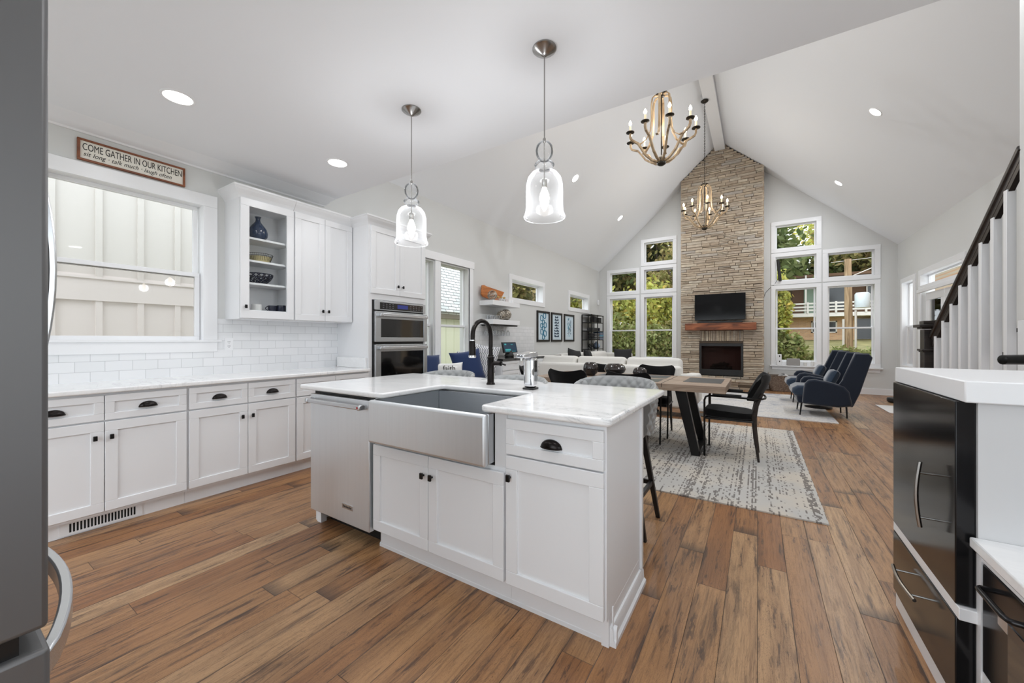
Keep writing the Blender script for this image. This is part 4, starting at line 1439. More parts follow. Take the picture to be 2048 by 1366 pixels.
# black speaker bar on the right window, with cord
t = thing('window_speaker', 'narrow black bar leaning in the right middle transom window', 'speaker bar', (0.42, 11.52, 2.68), world=True)
m = MB()
m.tube([(0.425, 11.515, 3.19), (0.47, 11.515, 2.67)], 0.034, 12)
obj('speaker_bar', m, rubber_m, t)
obj('cord', MB().tube([(0.44, 11.53, 2.75), (0.36, 11.555, 2.60), (0.25, 11.56, 2.50), (0.17, 11.56, 2.40), (0.14, 11.55, 2.30)], 0.005, 5), rubber_m, t)

# ------------------------------------------------------------------ things on the right sill
def sill_item(name, mb, m_, label, cat, org):
    return single(name, mb, m_, label, cat, org=org, bev=0.006)


t = thing('white_toy_box', 'small white box with two dark holes on the right window sill', 'box', (0.44, 11.53, 0.602), world=True)
obj('box_shell', MB().box(0.40, 0.50, 11.50, 11.56, 0.602, 0.87), white_m, t, bev=0.008)
obj('hole', MB().box(0.447, 0.467, 11.499, 11.501, 0.80, 0.845), dark_m, t)
obj('hole', MB().box(0.447, 0.467, 11.499, 11.501, 0.68, 0.71), dark_m, t)
grayspk_m = mat('grey_speaker_cloth', (158, 156, 154), 0.8)
sill_item('smart_speaker', MB().box(0.60, 0.86, 11.50, 11.56, 0.602, 0.77), grayspk_m, 'grey fabric speaker on the sill right of the white box', 'speaker', (0.73, 11.53, 0.602))
sill_item('candle_jar', MB().lathe([(0.0, 0), (0.035, 0), (0.035, 0.09), (0.0, 0.09)], (0.96, 11.53, 0.602), 16), ceram_m, 'small white jar on the sill beside the grey speaker', 'jar', (0.96, 11.53, 0.602))
sill_item('candle_jar', MB().lathe([(0.0, 0), (0.03, 0), (0.03, 0.11), (0.0, 0.11)], (1.10, 11.53, 0.602), 16), ceram_m, 'small white jar rightmost on the sill beside the armchair', 'jar', (1.10, 11.53, 0.602))

# ------------------------------------------------------------------ rugs
rg = MB()
rg.box(-3.1, 0.40, 3.27, 6.36, 0.0, 0.010)
single('area_rug', rg, rug_m, 'cream and grey streaked rug under the dining table', 'rug', org=(-1.3, 4.8, 0))
single('area_rug', MB().box(-3.0, 1.0, 7.27, 10.45, 0.0, 0.012), rug2_m, 'pale blue distressed rug under the armchairs', 'rug', org=(-0.8, 8.8, 0))
single('floor_mat', MB().box(1.86, 2.5, 8.8, 9.75, 0.0, 0.010), mat('white_mat', (232, 230, 228), 0.9), 'white mat on the floor before the french doors', 'mat', org=(2.2, 9.3, 0))
t = thing('robot_vacuum', 'low black round robot vacuum beyond the black cabinet', 'vacuum', (2.32, 10.35, 0.0), world=True)
obj('vacuum_body', MB().lathe([(0.0, 0.0), (0.15, 0.0), (0.175, 0.02), (0.175, 0.07), (0.165, 0.085), (0.0, 0.09)], (2.32, 10.35, 0.005), 28), rubber_m, t)
obj('sensor_turret', MB().lathe([(0.05, 0.0), (0.05, 0.016), (0.0, 0.018)], (2.32, 10.35, 0.093), 20), rubber_m, t)

# ------------------------------------------------------------------ dining table
TX0, TX1, TY0, TY1, TZ = -2.42, -0.265, 4.34, 5.36, 0.76
t = thing('dining_table', 'weathered wood dining table with slate inlays and black trestle legs', 'table', (-1.34, 4.85, 0.01), world=True)
m = MB()
m.box(TX0, TX1, TY0, TY1, TZ - 0.072, TZ)
obj('tabletop', m, table_m, t, bev=0.004)
for (a, b, c, d) in ((-0.70, -0.325, 4.64, 5.19), (-1.78, -0.93, 4.46, 4.80), (-1.78, -0.93, 4.90, 5.26), (-2.36, -1.96, 4.60, 5.15)):
    obj('slate_inlay', MB().box(a, b, c, d, TZ - 0.01, TZ + 0.0015), slate_m, t)
obj('leaf_joint', MB().box(-0.872, -0.867, TY0 - 0.001, TY1 + 0.001, TZ - 0.04, TZ + 0.0012), dark_m, t)
for xb, sgn in ((-0.545, 1), (-2.12, -1)):
    tp = sgn * 0.16
    for yb, yt in ((4.45, 4.50), (5.05, 5.0)):
        mm = MB()
        w = 0.055
        yt2 = yt + (0.0 if yb < 4.7 else 0.0)
        mm.add([(xb - w * 0.75 - 0.0, yb - 0.02, 0.012), (xb + w * 0.75, yb - 0.02, 0.012), (xb + w * 0.75, yb + 0.05, 0.012), (xb - w * 0.75, yb + 0.05, 0.012),
                (xb - tp - w, yt2 - 0.02, TZ - 0.073), (xb - tp + w, yt2 - 0.02, TZ - 0.073), (xb - tp + w, yt2 + 0.05, TZ - 0.073), (xb - tp - w, yt2 + 0.05, TZ - 0.073)],
               [(0, 3, 2, 1), (4, 5, 6, 7), (0, 1, 5, 4), (1, 2, 6, 5), (2, 3, 7, 6), (3, 0, 4, 7)])
        obj('leg', mm, black_m, t, bev=0.003)
    obj('foot_bar', MB().box(xb - 0.04, xb + 0.04, 4.44, 5.09, 0.0105, 0.06), black_m, t, bev=0.003)


# dining chairs
def chair_proto(loc, rot, label):
    """local: sitter faces +y; back at -y"""
    t = thing('dining_chair', label, 'chair', loc, rot, group='black velvet dining chairs')
    # seat cushion
    def seat_fn(a, b):
        an = a * 2 * pi
        bb = b
        rx, ry = 0.235, 0.235
        ce, se = cos(an), sin(an)
        sx = abs(ce) ** 0.55 * (1 if ce > 0 else -1) * rx
        sy = abs(se) ** 0.55 * (1 if se > 0 else -1) * ry
        prof = [(0.0, 0.405), (0.92, 0.405), (1.0, 0.42), (1.0, 0.455), (0.93, 0.478), (0.6, 0.490), (0.0, 0.492)]
        i = min(int(bb * 6 + 1e-6), 6)
        k_, z_ = prof[i]
        return (sx * k_, sy * k_ + 0.02, z_ - (0.012 * sy / ry if k_ > 0.5 and z_ > 0.45 else 0) * -1)
    mb = MB()
    mb.grid(seat_fn, 28, 6, closed_u=True)
    obj('seat', mb, blackvel_m, t)
    # back pad: curved plate with dipped top
    mb = MB()
    nu, nv = 20, 8

    def back(u, v, off):
        X = (u - 0.5) * 2
        wv = 0.205 + 0.045 * v - 0.02 * max(0, v - 0.7) ** 1
        x = X * wv
        top = 0.875 - 0.026 * cos(X * 1.9) - 0.9 * max(0, abs(X) - 0.80) ** 1.7
        bot = 0.585 + 0.02 * X * X
        z = bot + (top - bot) * v
        y = -0.235 - 0.11 * v + 0.085 * X * X + off
        return (x, y, z)
    vs, fs = [], []
    th = 0.045
    rows = [(0.0, th / 2), ] 
    mb.grid(lambda u, v: back(u, v, -th / 2 * sqrt(max(0.05, 1 - (2 * v - 1) ** 6))), nu, nv)
    mb.grid(lambda u, v: back(1 - u, v, th / 2 * sqrt(max(0.05, 1 - (2 * v - 1) ** 6))), nu, nv)
    # close edges
    mb.grid(lambda u, v: back(u, 1, (-th / 2 + th * v) * sqrt(0.05)), nu, 1)
    mb.grid(lambda u, v: back(u, 0, (th / 2 - th * v) * sqrt(0.05)), nu, 1)
    for X0 in (0, 1):
        mb.grid(lambda u, v: back(X0, u, (-th / 2 + th * v) * sqrt(max(0.05, 1 - (2 * u - 1) ** 6))), nv, 1)
    obj('backrest', mb, blackvel_m, t)
    # rear legs: tapered dark wood running up into the back
    for s in (-1, 1):
        mb = MB()
        pts = [(s * 0.20, -0.245, 0.0), (s * 0.195, -0.215, 0.25), (s * 0.19, -0.205, 0.43), (s * 0.18, -0.225, 0.56), (s * 0.17, -0.275, 0.68)]
        mb.tube(pts, [0.011, 0.018, 0.024, 0.022, 0.014], 8)
        obj('leg', mb, darkw_m, t)
    # front legs with arm hoop
    for s in (-1, 1):
        mb = MB()
        pts = [(s * 0.235, 0.235, 0.0), (s * 0.24, 0.235, 0.30), (s * 0.243, 0.235, 0.585), (s * 0.245, 0.222, 0.622), (s * 0.246, 0.19, 0.635)]
        mb.tube(pts, 0.010, 8)
        obj('leg', mb, black_m, t)
    pts = [(0.246, 0.19, 0.635), (0.246, 0.05, 0.635), (0.244, -0.12, 0.632), (0.235, -0.22, 0.630), (0.20, -0.275, 0.629), (0.12, -0.30, 0.628), (0, -0.305, 0.628)]
    pts = pts + [(-p[0], p[1], p[2]) for p in pts[-2::-1]]
    obj('arm_rail', MB().tube(pts, 0.010, 8), black_m, t)
    for s in (-1, 1):
        obj('arm_pad', MB().box(s * 0.246 - 0.016, s * 0.246 + 0.016, -0.10, 0.16, 0.642, 0.662), black_m, t, bev=0.005)
    obj('seat_frame', MB().box(-0.225, 0.225, -0.205, 0.23, 0.385, 0.406), black_m, t, bev=0.004)
    return t


ch = chair_proto((-0.255 + 0.02, 4.74, 0.0105), radians(90), 'black dining chair at the right end of the table, seen in profile')
dup(ch, (-1.90, 4.44, 0.0105), 0.0, 'black dining chair tucked on the near side behind the middle stool')
dup(ch, (-1.19, 4.46, 0.0105), 0.0, 'black dining chair tucked on the near side behind the right stool')
dup(ch, (-1.17, 5.26, 0.0105), pi, 'black dining chair on the sofa side nearer the fireplace')
dup(ch, (-1.90, 5.26, 0.0105), pi, 'black dining chair on the sofa side farther from the fireplace')
dup(ch, (-2.44, 4.66, 0.0105), radians(-80), 'black dining chair at the left end of the table near the soap dispenser')

# pots on the table
pot_m = mat('black_lacquer_pot', (34, 24, 20), 0.18, coat=0.5)


def pot(x, y, r, h, label):
    m = MB().lathe([(0.0, 0), (r * 0.5, 0), (r * 0.85, h * 0.2), (r, h * 0.5), (r * 0.86, h * 0.85), (r * 0.62, h), (r * 0.5, h * 0.98), (r * 0.7, h * 0.8), (0.0, h * 0.7)], (x, y, TZ + 0.002), 28)
    single('round_pot', m, pot_m, label, 'pot', org=(x, y, TZ + 0.002), group='dark lacquer pots on the dining table')


pot(-1.84, 4.80, 0.10, 0.17, 'tall rounded dark lacquer pot leftmost on the dining table')
pot(-1.62, 5.12, 0.145, 0.14, 'wide dark lacquer pot in the middle of the dining table')
pot(-1.22, 4.84, 0.085, 0.12, 'small dark lacquer pot rightmost on the dining table')


# ------------------------------------------------------------------ bar stools
def stool_proto(loc, label):
    """sitter faces -y (towards the island), back at +y"""
    t = thing('bar_stool', label, 'stool', loc, 0.0, group='grey quilted bar stools')
    R0 = 0.245
    cell = 0.072

    def shell(u, v, inner):
        a = radians(-22 + 224 * u)      # 0 = +x, 90 = +y(back)
        s = (u - 0.5) * 2
        top = 0.948 - 0.10 * abs(s) ** 3
        bot = 0.61 + 0.01 * abs(s)
        z = bot + (top - bot) * v
        arc = R0 * radians(224) * u
        q = abs(cos(pi * (arc + z) / cell) * cos(pi * (arc - z) / cell)) ** 0.5
        lean = 0.035 * v
        r_ = R0 + lean + (-0.024 - 0.015 * q if inner else 0.004 + 0.015 * q)
        edge = max(0, 1 - (1 - v) * 9)
        r_ += (0.010 if inner else -0.012) * edge
        return (r_ * cos(a) * 1.04, r_ * sin(a) * 0.98 + 0.01, z)
    mb = MB()
    nu, nv = 120, 34
    mb.grid(lambda u, v: shell(u, v, False), nu, nv)
    mb.grid(lambda u, v: shell(1 - u, v, True), nu, nv)
    for v0 in (0, 1):
        mb.grid(lambda u, v: tuple(np.array(shell(u, v0, False)) * (1 - v) + np.array(shell(u, v0, True)) * v + np.array((0, 0, (0.012 if v0 else 0) * sin(pi * v)))), nu, 3)
    for u0_ in (0, 1):
        mb.grid(lambda u, v: tuple(np.array(shell(u0_, u, False)) * (1 - v) + np.array(shell(u0_, u, True)) * v), nv, 2)
    obj('backrest', mb, gray_m, t)
    prof = [(0.0, 0.585), (0.215, 0.585), (0.225, 0.60), (0.228, 0.66), (0.215, 0.685), (0.16, 0.697), (0.0, 0.70)]
    mb = MB().lathe(prof, (0, 0.0, 0), 36)
    obj('seat', mb, gray_m, t)
    pos = {}
    for sx in (-1, 1):
        for sy in (-1, 1):
            x0, y0, x1, y1 = sx * 0.165, sy * 0.15 + 0.01, sx * 0.265, sy * 0.19 + 0.0
            mb = MB()
            a, b = 0.020, 0.013
            vs = []
            for (cx, cy, z_, h_) in ((x1, y1, 0.0, b), (x0, y0, 0.60, a)):
                vs += [(cx - h_, cy - h_, z_), (cx + h_, cy - h_, z_), (cx + h_, cy + h_, z_), (cx - h_, cy + h_, z_)]
            mb.add(vs, [(0, 3, 2, 1), (4, 5, 6, 7), (0, 1, 5, 4), (1, 2, 6, 5), (2, 3, 7, 6), (3, 0, 4, 7)])
            obj('leg', mb, blkwood_m, t, bev=0.002)
    f = 0.24 / 0.60
    ax, ay0, ay1 = 0.265 - 0.10 * f, -0.19 + 0.045 * f, 0.19 - 0.03 * f
    mb = MB()
    mb.box(-ax, ax, ay0 - 0.012, ay0 + 0.012, 0.225, 0.255).box(-ax, ax, ay1 - 0.012, ay1 + 0.012, 0.225, 0.255)
    mb.box(-ax - 0.01, -ax + 0.012, ay0, ay1, 0.225, 0.255).box(ax - 0.012, ax + 0.01, ay0, ay1, 0.225, 0.255)
    obj('footrest', mb, blkwood_m, t, bev=0.002)
    return t


st = stool_proto((-0.845, 2.60, 0), 'grey quilted barrel bar stool nearest the island end')
dup(st, (-1.50, 2.27, 0), None, 'grey quilted barrel bar stool in the middle, behind the dispenser')
dup(st, (-2.23, 2.37, 0), None, 'grey quilted barrel bar stool farthest left, near the ovens')

# ------------------------------------------------------------------ window bench and pillows
t = thing('window_bench', 'white built-in bench beneath the tall side window', 'bench', (-3.87, 4.4, 0), world=True)
obj('bench_box', MB().box(XL + 0.001, -3.62, 3.56, 5.22, 0, 0.42), cab_m, t)
obj('bench_top', MB().box(XL + 0.001, -3.58, 3.558, 5.24, 0.42, 0.455), white_m, t, bev=0.004)


def pillow(w, h, d, n=16):
    mb = MB()

    def P(u, v, s):
        X, Z = (u - 0.5) * 2, (v - 0.5) * 2
        k = (1 - X ** 4) * (1 - Z ** 4)
        pin = 1 - 0.10 * (1 - abs(X) ** 2) * abs(Z) ** 3 - 0
        pin2 = 1 - 0.10 * (1 - abs(Z) ** 2) * abs(X) ** 3
        return (X * w / 2 * pin2, s * d / 2 * max(k, 0) ** 0.5, Z * h / 2 * pin)
    mb.grid(lambda u, v: P(u, v, -1), n, n)
    mb.grid(lambda u, v: P(1 - u, v, 1), n, n)
    return mb


def put_pillow(name, w, h, d, m_, loc, rot, label, group=None):
    o = single(name, pillow(w, h, d), m_, label, 'pillow', org=(0, 0, 0), group=group)
    o.location = loc
    o.rotation_euler = [radians(a) for a in rot]
    return o


put_pillow('throw_pillow', 0.48, 0.48, 0.16, blue_m, (-3.93, 3.92, 0.80), (-14, 6, 78), 'royal blue pillow partly hidden behind the oven tower', 'bench pillows')
fp = put_pillow('throw_pillow', 0.46, 0.32, 0.14, ceram_m, (-3.78, 4.22, 0.74), (-14, 0, 60), 'white lumbar pillow printed with the word faith', 'bench pillows')
text('lettering', 'faith', 0.12, signt_m, fp, (-0.01, -0.074, 0.02), (radians(90), 0, 0), 'CENTER', ext=0.001, sx=0.9)
put_pillow('throw_pillow', 0.52, 0.50, 0.17, blue_m, (-3.80, 4.68, 0.82), (-14, -8, 62), 'royal blue pillow in the middle of the window bench', 'bench pillows')
put_pillow('throw_pillow', 0.46, 0.46, 0.14, stripe_m, (-4.0, 4.92, 0.80), (-8, 5, 84), 'patterned pillow peeking out behind the middle blue pillow', 'bench pillows')
put_pillow('throw_pillow', 0.46, 0.60, 0.15, stripe_m, (-3.72, 4.98, 0.86), (-10, 10, 34), 'blue and white patterned pillow right of the faucet spout', 'bench pillows')

# ------------------------------------------------------------------ bar nook
t = thing('bar_cabinet', 'white bar cabinet with black top along the left wall', 'cabinet', (-3.85, 6.4, 0), world=True)
obj('cabinet_body', MB().box(XL + 0.011, -3.56, 5.26, 7.45, 0.0, 0.875), cab_m, t)
tfB = face_px(-3.56)
for k in range(4):
    a = 5.27 + k * 0.545
    d = shaker('door', tfB, a + 0.003, a + 0.537, 0.12, 0.70, t)
    knob(tfB, a + (0.5 if k % 2 == 0 else 0.04), 0.6, d)
    shaker('drawer', tfB, a + 0.003, a + 0.537, 0.71, 0.865, t, rail=0.045)
obj('bar_top', MB().box(XL + 0.011, -3.52, 5.245, 7.48, 0.875, 0.91), doorblk_m, t, bev=0.004)
t = thing('smart_display', 'small smart display on a dark stand on the bar top', 'display', (-3.86, 6.02, 0.91), world=True)
m = MB()
m.lathe([(0.0, 0), (0.085, 0.0), (0.09, 0.02), (0.07, 0.07), (0.05, 0.11)], (-3.90, 6.02, 0.911), 24, cap=True)
obj('stand', m, rubber_m, t)
sc = math.sin(radians(12))
vs = [(-3.855, 5.79, 0.985), (-3.855, 6.25, 0.985), (-3.90, 6.25, 1.18), (-3.90, 5.79, 1.18)]
m = MB().add(vs + [(x - 0.03, y, z) for x, y, z in vs], [(0, 1, 2, 3), (4, 7, 6, 5), (0, 4, 5, 1), (1, 5, 6, 2), (2, 6, 7, 3), (3, 7, 4, 0)])
obj('display_case', m, rubber_m, t, bev=0.004)
disp1 = mat('display_picture_dark', (28, 44, 58), 0.2, emit=(40, 60, 78), estr=0.6)
disp2 = mat('display_picture_teal', (70, 170, 170), 0.2, emit=(70, 150, 150), estr=0.35)


def dq(y0, y1, f0, f1, off):
    Pz = lambda y, f: (-3.855 - 0.045 * f + off, y, 0.985 + 0.195 * f)
    return MB().add([Pz(y0, f0), Pz(y1, f0), Pz(y1, f1), Pz(y0, f1)], [(0, 1, 2, 3)])


sc_ = obj('screen', dq(5.81, 6.23, 0.07, 0.93, 0.0015), disp1, t)
m = dq(5.84, 6.02, 0.22, 0.36, 0.003)
m2 = dq(5.84, 6.18, 0.12, 0.15, 0.003); m.add(m2.v, m2.f)
m2 = dq(5.84, 5.90, 0.74, 0.86, 0.003); m.add(m2.v, m2.f)
m2 = dq(6.05, 6.12, 0.76, 0.80, 0.003); m.add(m2.v, m2.f)
obj('screen_graphics', m, disp2, sc_)

for z0, lab in ((1.835, 'upper thick white floating shelf beside the clerestory window'), (1.50, 'lower thick white floating shelf with hanging stemware')):
    single('floating_shelf', MB().box(XL + 0.001, -3.85, 5.43, 6.32, z0, z0 + 0.085), white_m, lab, 'shelf', org=(-4.0, 5.87, z0), bev=0.003, group='floating shelves over the bar')
# cutting board (state-like outline, generic slab)
bp = [(5.40, 2.03), (5.425, 2.185), (5.48, 2.195), (5.56, 2.180), (6.12, 2.135), (6.05, 2.05), (5.95, 1.985), (5.92, 1.924), (5.84, 1.93), (5.44, 1.99)]
m = MB()
for (w0, w1) in ((-4.10, -4.075),):
    m.prism(bp, 'x', w0, w1)
single('cutting_board', m, board_m, 'irregular reddish wood board leaning on the upper shelf', 'board', org=(-4.09, 5.7, 1.924), bev=0.003)


def wireball(cx, cy, cz, r, m_, label, nrod=26, seed=1, name='wire_ball', rr=0.004):
    rd = random.Random(seed)
    mb = MB()
    for k in range(nrod):
        a, b = rd.uniform(0, pi), rd.uniform(-1, 1)
        ax = Vector((cos(a) * sqrt(1 - b * b), sin(a) * sqrt(1 - b * b), b))
        u = ax.orthogonal().normalized()
        v = ax.cross(u)
        mb.tube([tuple(Vector((cx, cy, cz)) + (u * cos(2 * pi * q / 20) + v * sin(2 * pi * q / 20)) * r) for q in range(20)], rr, 5, closed=True)
    single(name, mb, m_, label, 'decorative ball', org=(cx, cy, cz - r))


wireball(-3.93, 5.52, 1.92 + 0.088, 0.084, silver_m, 'silver woven wire ball in front of the cutting board', 16, 2)
wireball(-3.95, 5.98, 1.585 + 0.105, 0.10, silver_m, 'large silver mosaic ball on the lower shelf', 30, 5, rr=0.006)
wireball(-3.93, 5.80, 1.585 + 0.085, 0.082, silver_m, 'smaller silver mosaic ball left of the large ball', 24, 8, rr=0.005)
cork_m = mat('cork', (190, 160, 104), 0.8)
for k in range(3):
    x, y, z = -3.93, 5.70 + k * 0.10, 1.921
    t = thing('corked_bottle', ('small corked glass bottle nearest the wire ball', 'small corked glass bottle in the middle of the upper shelf', 'small corked glass bottle beside the white boxes')[k], 'bottle', (x, y, z), world=True, group='small corked bottles on the upper shelf')
    obj('bottle_glass', MB().lathe([(0.0, 0), (0.024, 0), (0.026, 0.03), (0.015, 0.05), (0.013, 0.065)], (x, y, z), 14), cglass_m, t)
    obj('cork', MB().lathe([(0.0, 0.058), (0.022, 0.062), (0.024, 0.085), (0.0, 0.095)], (x, y, z), 12), cork_m, t)
single('white_box_ornament', MB().box(-3.99, -3.90, 6.02, 6.09, 1.921, 1.99), white_m, 'white block ornament at the right of the upper shelf', 'ornament', org=(-3.95, 6.05, 1.921), bev=0.004)
single('white_box_ornament', MB().box(-3.99, -3.90, 6.11, 6.17, 1.921, 1.975), white_m, 'smaller white block ornament at the upper shelf end', 'ornament', org=(-3.95, 6.14, 1.921), bev=0.004)
gp = None
for k in range(7):
    x, y, z = -3.92 - 0.10 * (k % 2), 5.47 + 0.035 * k, 1.586
    lab = 'clear tumbler standing on the lower shelf left of the silver balls'
    gl = MB().lathe([(0.0, 0.003), (0.026, 0.003), (0.031, 0.07), (0.029, 0.07), (0.024, 0.006)], (0, 0, 0), 18)
    if gp is None:
        gp = single('glass_tumbler', gl, cglass_m, lab, 'glass', org=(0, 0, 0), group='clear tumblers on the lower shelf')
        gp.location = (x, y, z)
    else:
        c = gp.copy(); COL.objects.link(c); c.location = (x, y, z)
rail_m = blkwood_m
single('stemware_rack', MB().box(XL + 0.02, -3.88, 5.47, 6.28, 1.475, 1.499), blkwood_m, 'dark stemware rack under the lower floating shelf', 'rack', org=(-4.0, 5.87, 1.475))
gp = None
for k in range(12):
    x, y, z = (-3.93, -4.05)[k % 2], 5.50 + (k // 2) * 0.105, 1.475
    prof = [(0.030, 0.0), (0.004, -0.006), (0.0035, -0.075), (0.02, -0.09), (0.037, -0.12), (0.036, -0.15), (0.030, -0.175)]
    if gp is None:
        gp = single('wine_glass', MB().lathe(prof, (0, 0, 0), 18), cglass_m, 'clear wine glass hanging upside down under the lower shelf', 'wine glass', org=(0, 0, 0), group='hanging wine glasses')
        gp.location = (x, y, z)
    else:
        c = gp.copy(); COL.objects.link(c); c.location = (x, y, z)

# ------------------------------------------------------------------ pictures
art_b = mat('art_teal_ink', (40, 120, 150), 0.6)
art_c = mat('art_navy_ink', (44, 66, 88), 0.6)
art_d = mat('art_aqua_ink', (110, 180, 200), 0.6)
ra = random.Random(12)
for k, (a, b) in enumerate(((7.52, 8.13), (8.205, 8.835), (8.925, 9.585))):
    lab = ('framed blue ring artwork, leftmost of three in a row', 'framed dark brushstroke artwork in the middle of three', 'framed blue mottled artwork, rightmost of three in a row')[k]
    t = thing('framed_picture', lab, 'picture', (XL, (a + b) / 2, 1.18), world=True, group='row of three framed blue artworks')
    tfP = face_px(XL)
    lo, hi, r_ = 1.180, 1.880, 0.045
    if k: a, b = a + 0.02, b - 0.02
    m = MB(tfP).box(a, b, 0.002, 0.03, lo, lo + r_).box(a, b, 0.002, 0.03, hi - r_, hi).box(a, a + r_, 0.002, 0.03, lo + r_, hi - r_).box(b - r_, b, 0.002, 0.03, lo + r_, hi - r_)
    obj('picture_frame', m, blkwood_m, t, bev=0.002)
    p = obj('art_paper', MB(tfP).box(a + r_, b - r_, 0.002, 0.012, lo + r_, hi - r_), paper_m, t)
    cy, cz = (a + b) / 2, 1.53
    if k == 0:
        m = MB(tfP)
        for (i, j, rr) in ((-1, 2.2, 1), (0.7, 2.9, 1), (0, 1.2, .8), (-1.1, 0.2, .8), (1, 0.4, 1), (0.1, -.6, .8), (-.9, -1.4, 1), (0.9, -1.9, 1.1), (0, -2.8, .9)):
            c = (cy + i * 0.085, cz + j * 0.085)
            R_ = 0.058 * rr
            m.tube([(c[0] + R_ * abs(cos(q * pi / 8)) ** .6 * (1 if cos(q * pi / 8) > 0 else -1), 0.0125, c[1] + R_ * abs(sin(q * pi / 8)) ** .6 * (1 if sin(q * pi / 8) > 0 else -1)) for q in range(16)], 0.011, 5, closed=True)
        obj('artwork', m, art_b, p)
    elif k == 1:
        m = MB(tfP)
        for j in range(8):
            z_ = cz - 0.24 + j * 0.066
            w_ = 0.13 * (1 - 0.6 * max(0, j - 5.5) / 2.5) * ra.uniform(0.85, 1.1)
            m.grid(lambda u, v: (cy - w_ + 2 * w_ * u, 0.0128, z_ + 0.046 * v * (0.8 + 0.3 * sin(9 * u + j)) + 0.006 * sin(14 * u + 3 * j)), 14, 1)
        obj('artwork', m, art_c, p)
    else:
        for mm_, sd in ((art_d, 1), (art_b, 2), (art_c, 3)):
            m = MB(tfP)
            for q in range(26):
                u, z_ = cy + ra.uniform(-0.11, 0.12), cz + ra.uniform(-0.24, 0.24)
                h_, w_ = ra.uniform(0.02, 0.07), ra.uniform(0.008, 0.02)
                m.box(u, u + w_, 0.0122, 0.0126 + sd * 0.0003, z_, z_ + h_)
            obj('artwork', m, mm_, p)

# wall sensor
single('motion_sensor', MB().box(XL + 0.001, XL + 0.05, 11.36, 11.43, 2.29, 2.44), white_m, 'small white motion sensor high in the far left corner', 'sensor', org=(XL, 11.4, 2.29), bev=0.012, seg=3)

# ------------------------------------------------------------------ etagere
t = thing('etagere', 'open black metal shelving unit in the far left corner', 'shelving', (-3.95, 10.6, 0), world=True)
ex0, ex1, ey0, ey1 = -4.12, -3.84, 10.10, 11.02
m = MB()
r_ = 0.011
m = MB()
for x in (ex0, ex1):
    for y in (ey0, (ey0 + ey1) / 2, ey1):
        m.box(x - r_, x + r_, y - r_, y + r_, 0, 1.93)
obj('upright_frame', m, black_m, t)
for z in (0.35, 0.62, 0.96, 1.22, 1.47, 1.71, 1.92):
    m = MB().box(ex0, ex1, ey0, ey1, z - 0.012, z + 0.008)
    obj('shelf', m, black_m, t)
def bk(x, y, z, w, h, d, m_, label, group, name='book'):
    single(name, MB().box(x, x + d, y, y + w, z + 0.0085, z + h), m_, label, 'book' if name == 'book' else name.replace('_', ' '), org=(x, y, z), bev=0.002, group=group)
g1 = 'items on the black etagere'
bk(-3.98, 10.36, 1.71, 0.20, 0.17, 0.12, pillowb_m, 'dark lantern block on the top etagere shelf, left', g1, 'lantern')
bk(-3.98, 10.72, 1.71, 0.22, 0.15, 0.12, pillowb_m, 'dark lantern block on the top etagere shelf, right', g1, 'lantern')
bk(-3.98, 10.10, 1.47, 0.42, 0.09, 0.16, pillowb_m, 'dark storage box on the second etagere shelf', g1, 'storage_box')
bk(-3.96, 10.86, 1.47, 0.06, 0.10, 0.06, navyc_m, 'tiny dark figurine on the second etagere shelf', g1, 'figurine')
for q in range(4):
    bk(-3.98, 10.18 + 0.02 * (q % 2), 1.22 + q * 0.045, 0.36, 0.045, 0.2, pillowb_m, 'black book in the left stack, ' + ('lowest', 'second from the bottom', 'third from the bottom', 'topmost')[q], g1)
for q in range(5):
    bk(-3.98, 10.58 + 0.015 * (q % 2), 1.22 + q * 0.046, 0.30, 0.046, 0.2, (blue_m, art_c, art_b, blue_m, art_c)[q], 'blue book in the right stack, ' + ('lowest', 'second from the bottom', 'in the middle', 'fourth from the bottom', 'topmost')[q], g1)
single('glass_vase', MB().lathe([(0.0, 0.0), (0.06, 0.0), (0.12, 0.06), (0.10, 0.12), (0.03, 0.17), (0.03, 0.21)], (-3.95, 10.75, 0.969), 24), mat('smoky_blue_glass', (120, 136, 156), 0.1), 'smoky blue flared vase on the third etagere shelf', 'vase', org=(-3.95, 10.75, 0.969))
wireball(-3.95, 10.38, 0.969 + 0.082, 0.08, pillowb_m, 'dark open wire sphere beside the blue vase', 8, 4)

# ------------------------------------------------------------------ sectional sofa
t = thing('sectional_sofa', 'large white sectional sofa facing the fireplace', 'sofa', (-2.4, 7.2, 0), world=True)
SX, SY0, SY1 = -1.02, 6.52, 7.62
def soft(mb, nm, bev=0.05, m_=sofa_m, seg=4):
    return obj(nm, mb, m_, t, bev=bev, seg=seg)
soft(MB().box(-3.95, SX, SY0, SY0 + 0.22, 0.14, 0.80), 'back_frame', 0.05)
soft(MB().box(-3.95, SX, SY0 + 0.18, SY1, 0.14, 0.30), 'seat_base', 0.03)
m = MB().prism([(6.53, 0.14), (7.62, 0.14), (7.62, 0.58), (7.5, 0.64), (7.2, 0.655), (6.8, 0.67), (6.53, 0.70)], 'x', SX - 0.02, SX + 0.19)
soft(m, 'arm', 0.05)
for k in range(3):
    a = -3.75 + k * 0.91
    soft(MB().box(a, a + 0.90, 6.95, 7.62, 0.30, 0.46), 'seat_cushion', 0.05)
    m = MB().prism([(6.62, 0.46), (6.98, 0.46), (6.90, 0.91), (6.70, 0.93)], 'x', a + 0.01, a + 0.895)
    soft(m, 'back_cushion', 0.06)
soft(MB().box(-4.02, -3.80, 7.62, 10.75, 0.14, 0.78), 'back_frame', 0.05)
soft(MB().box(-3.82, -2.95, 7.62, 10.75, 0.14, 0.30), 'seat_base', 0.03)
soft(MB().box(-3.95, -2.95, 10.75, 10.95, 0.14, 0.86), 'arm', 0.05)
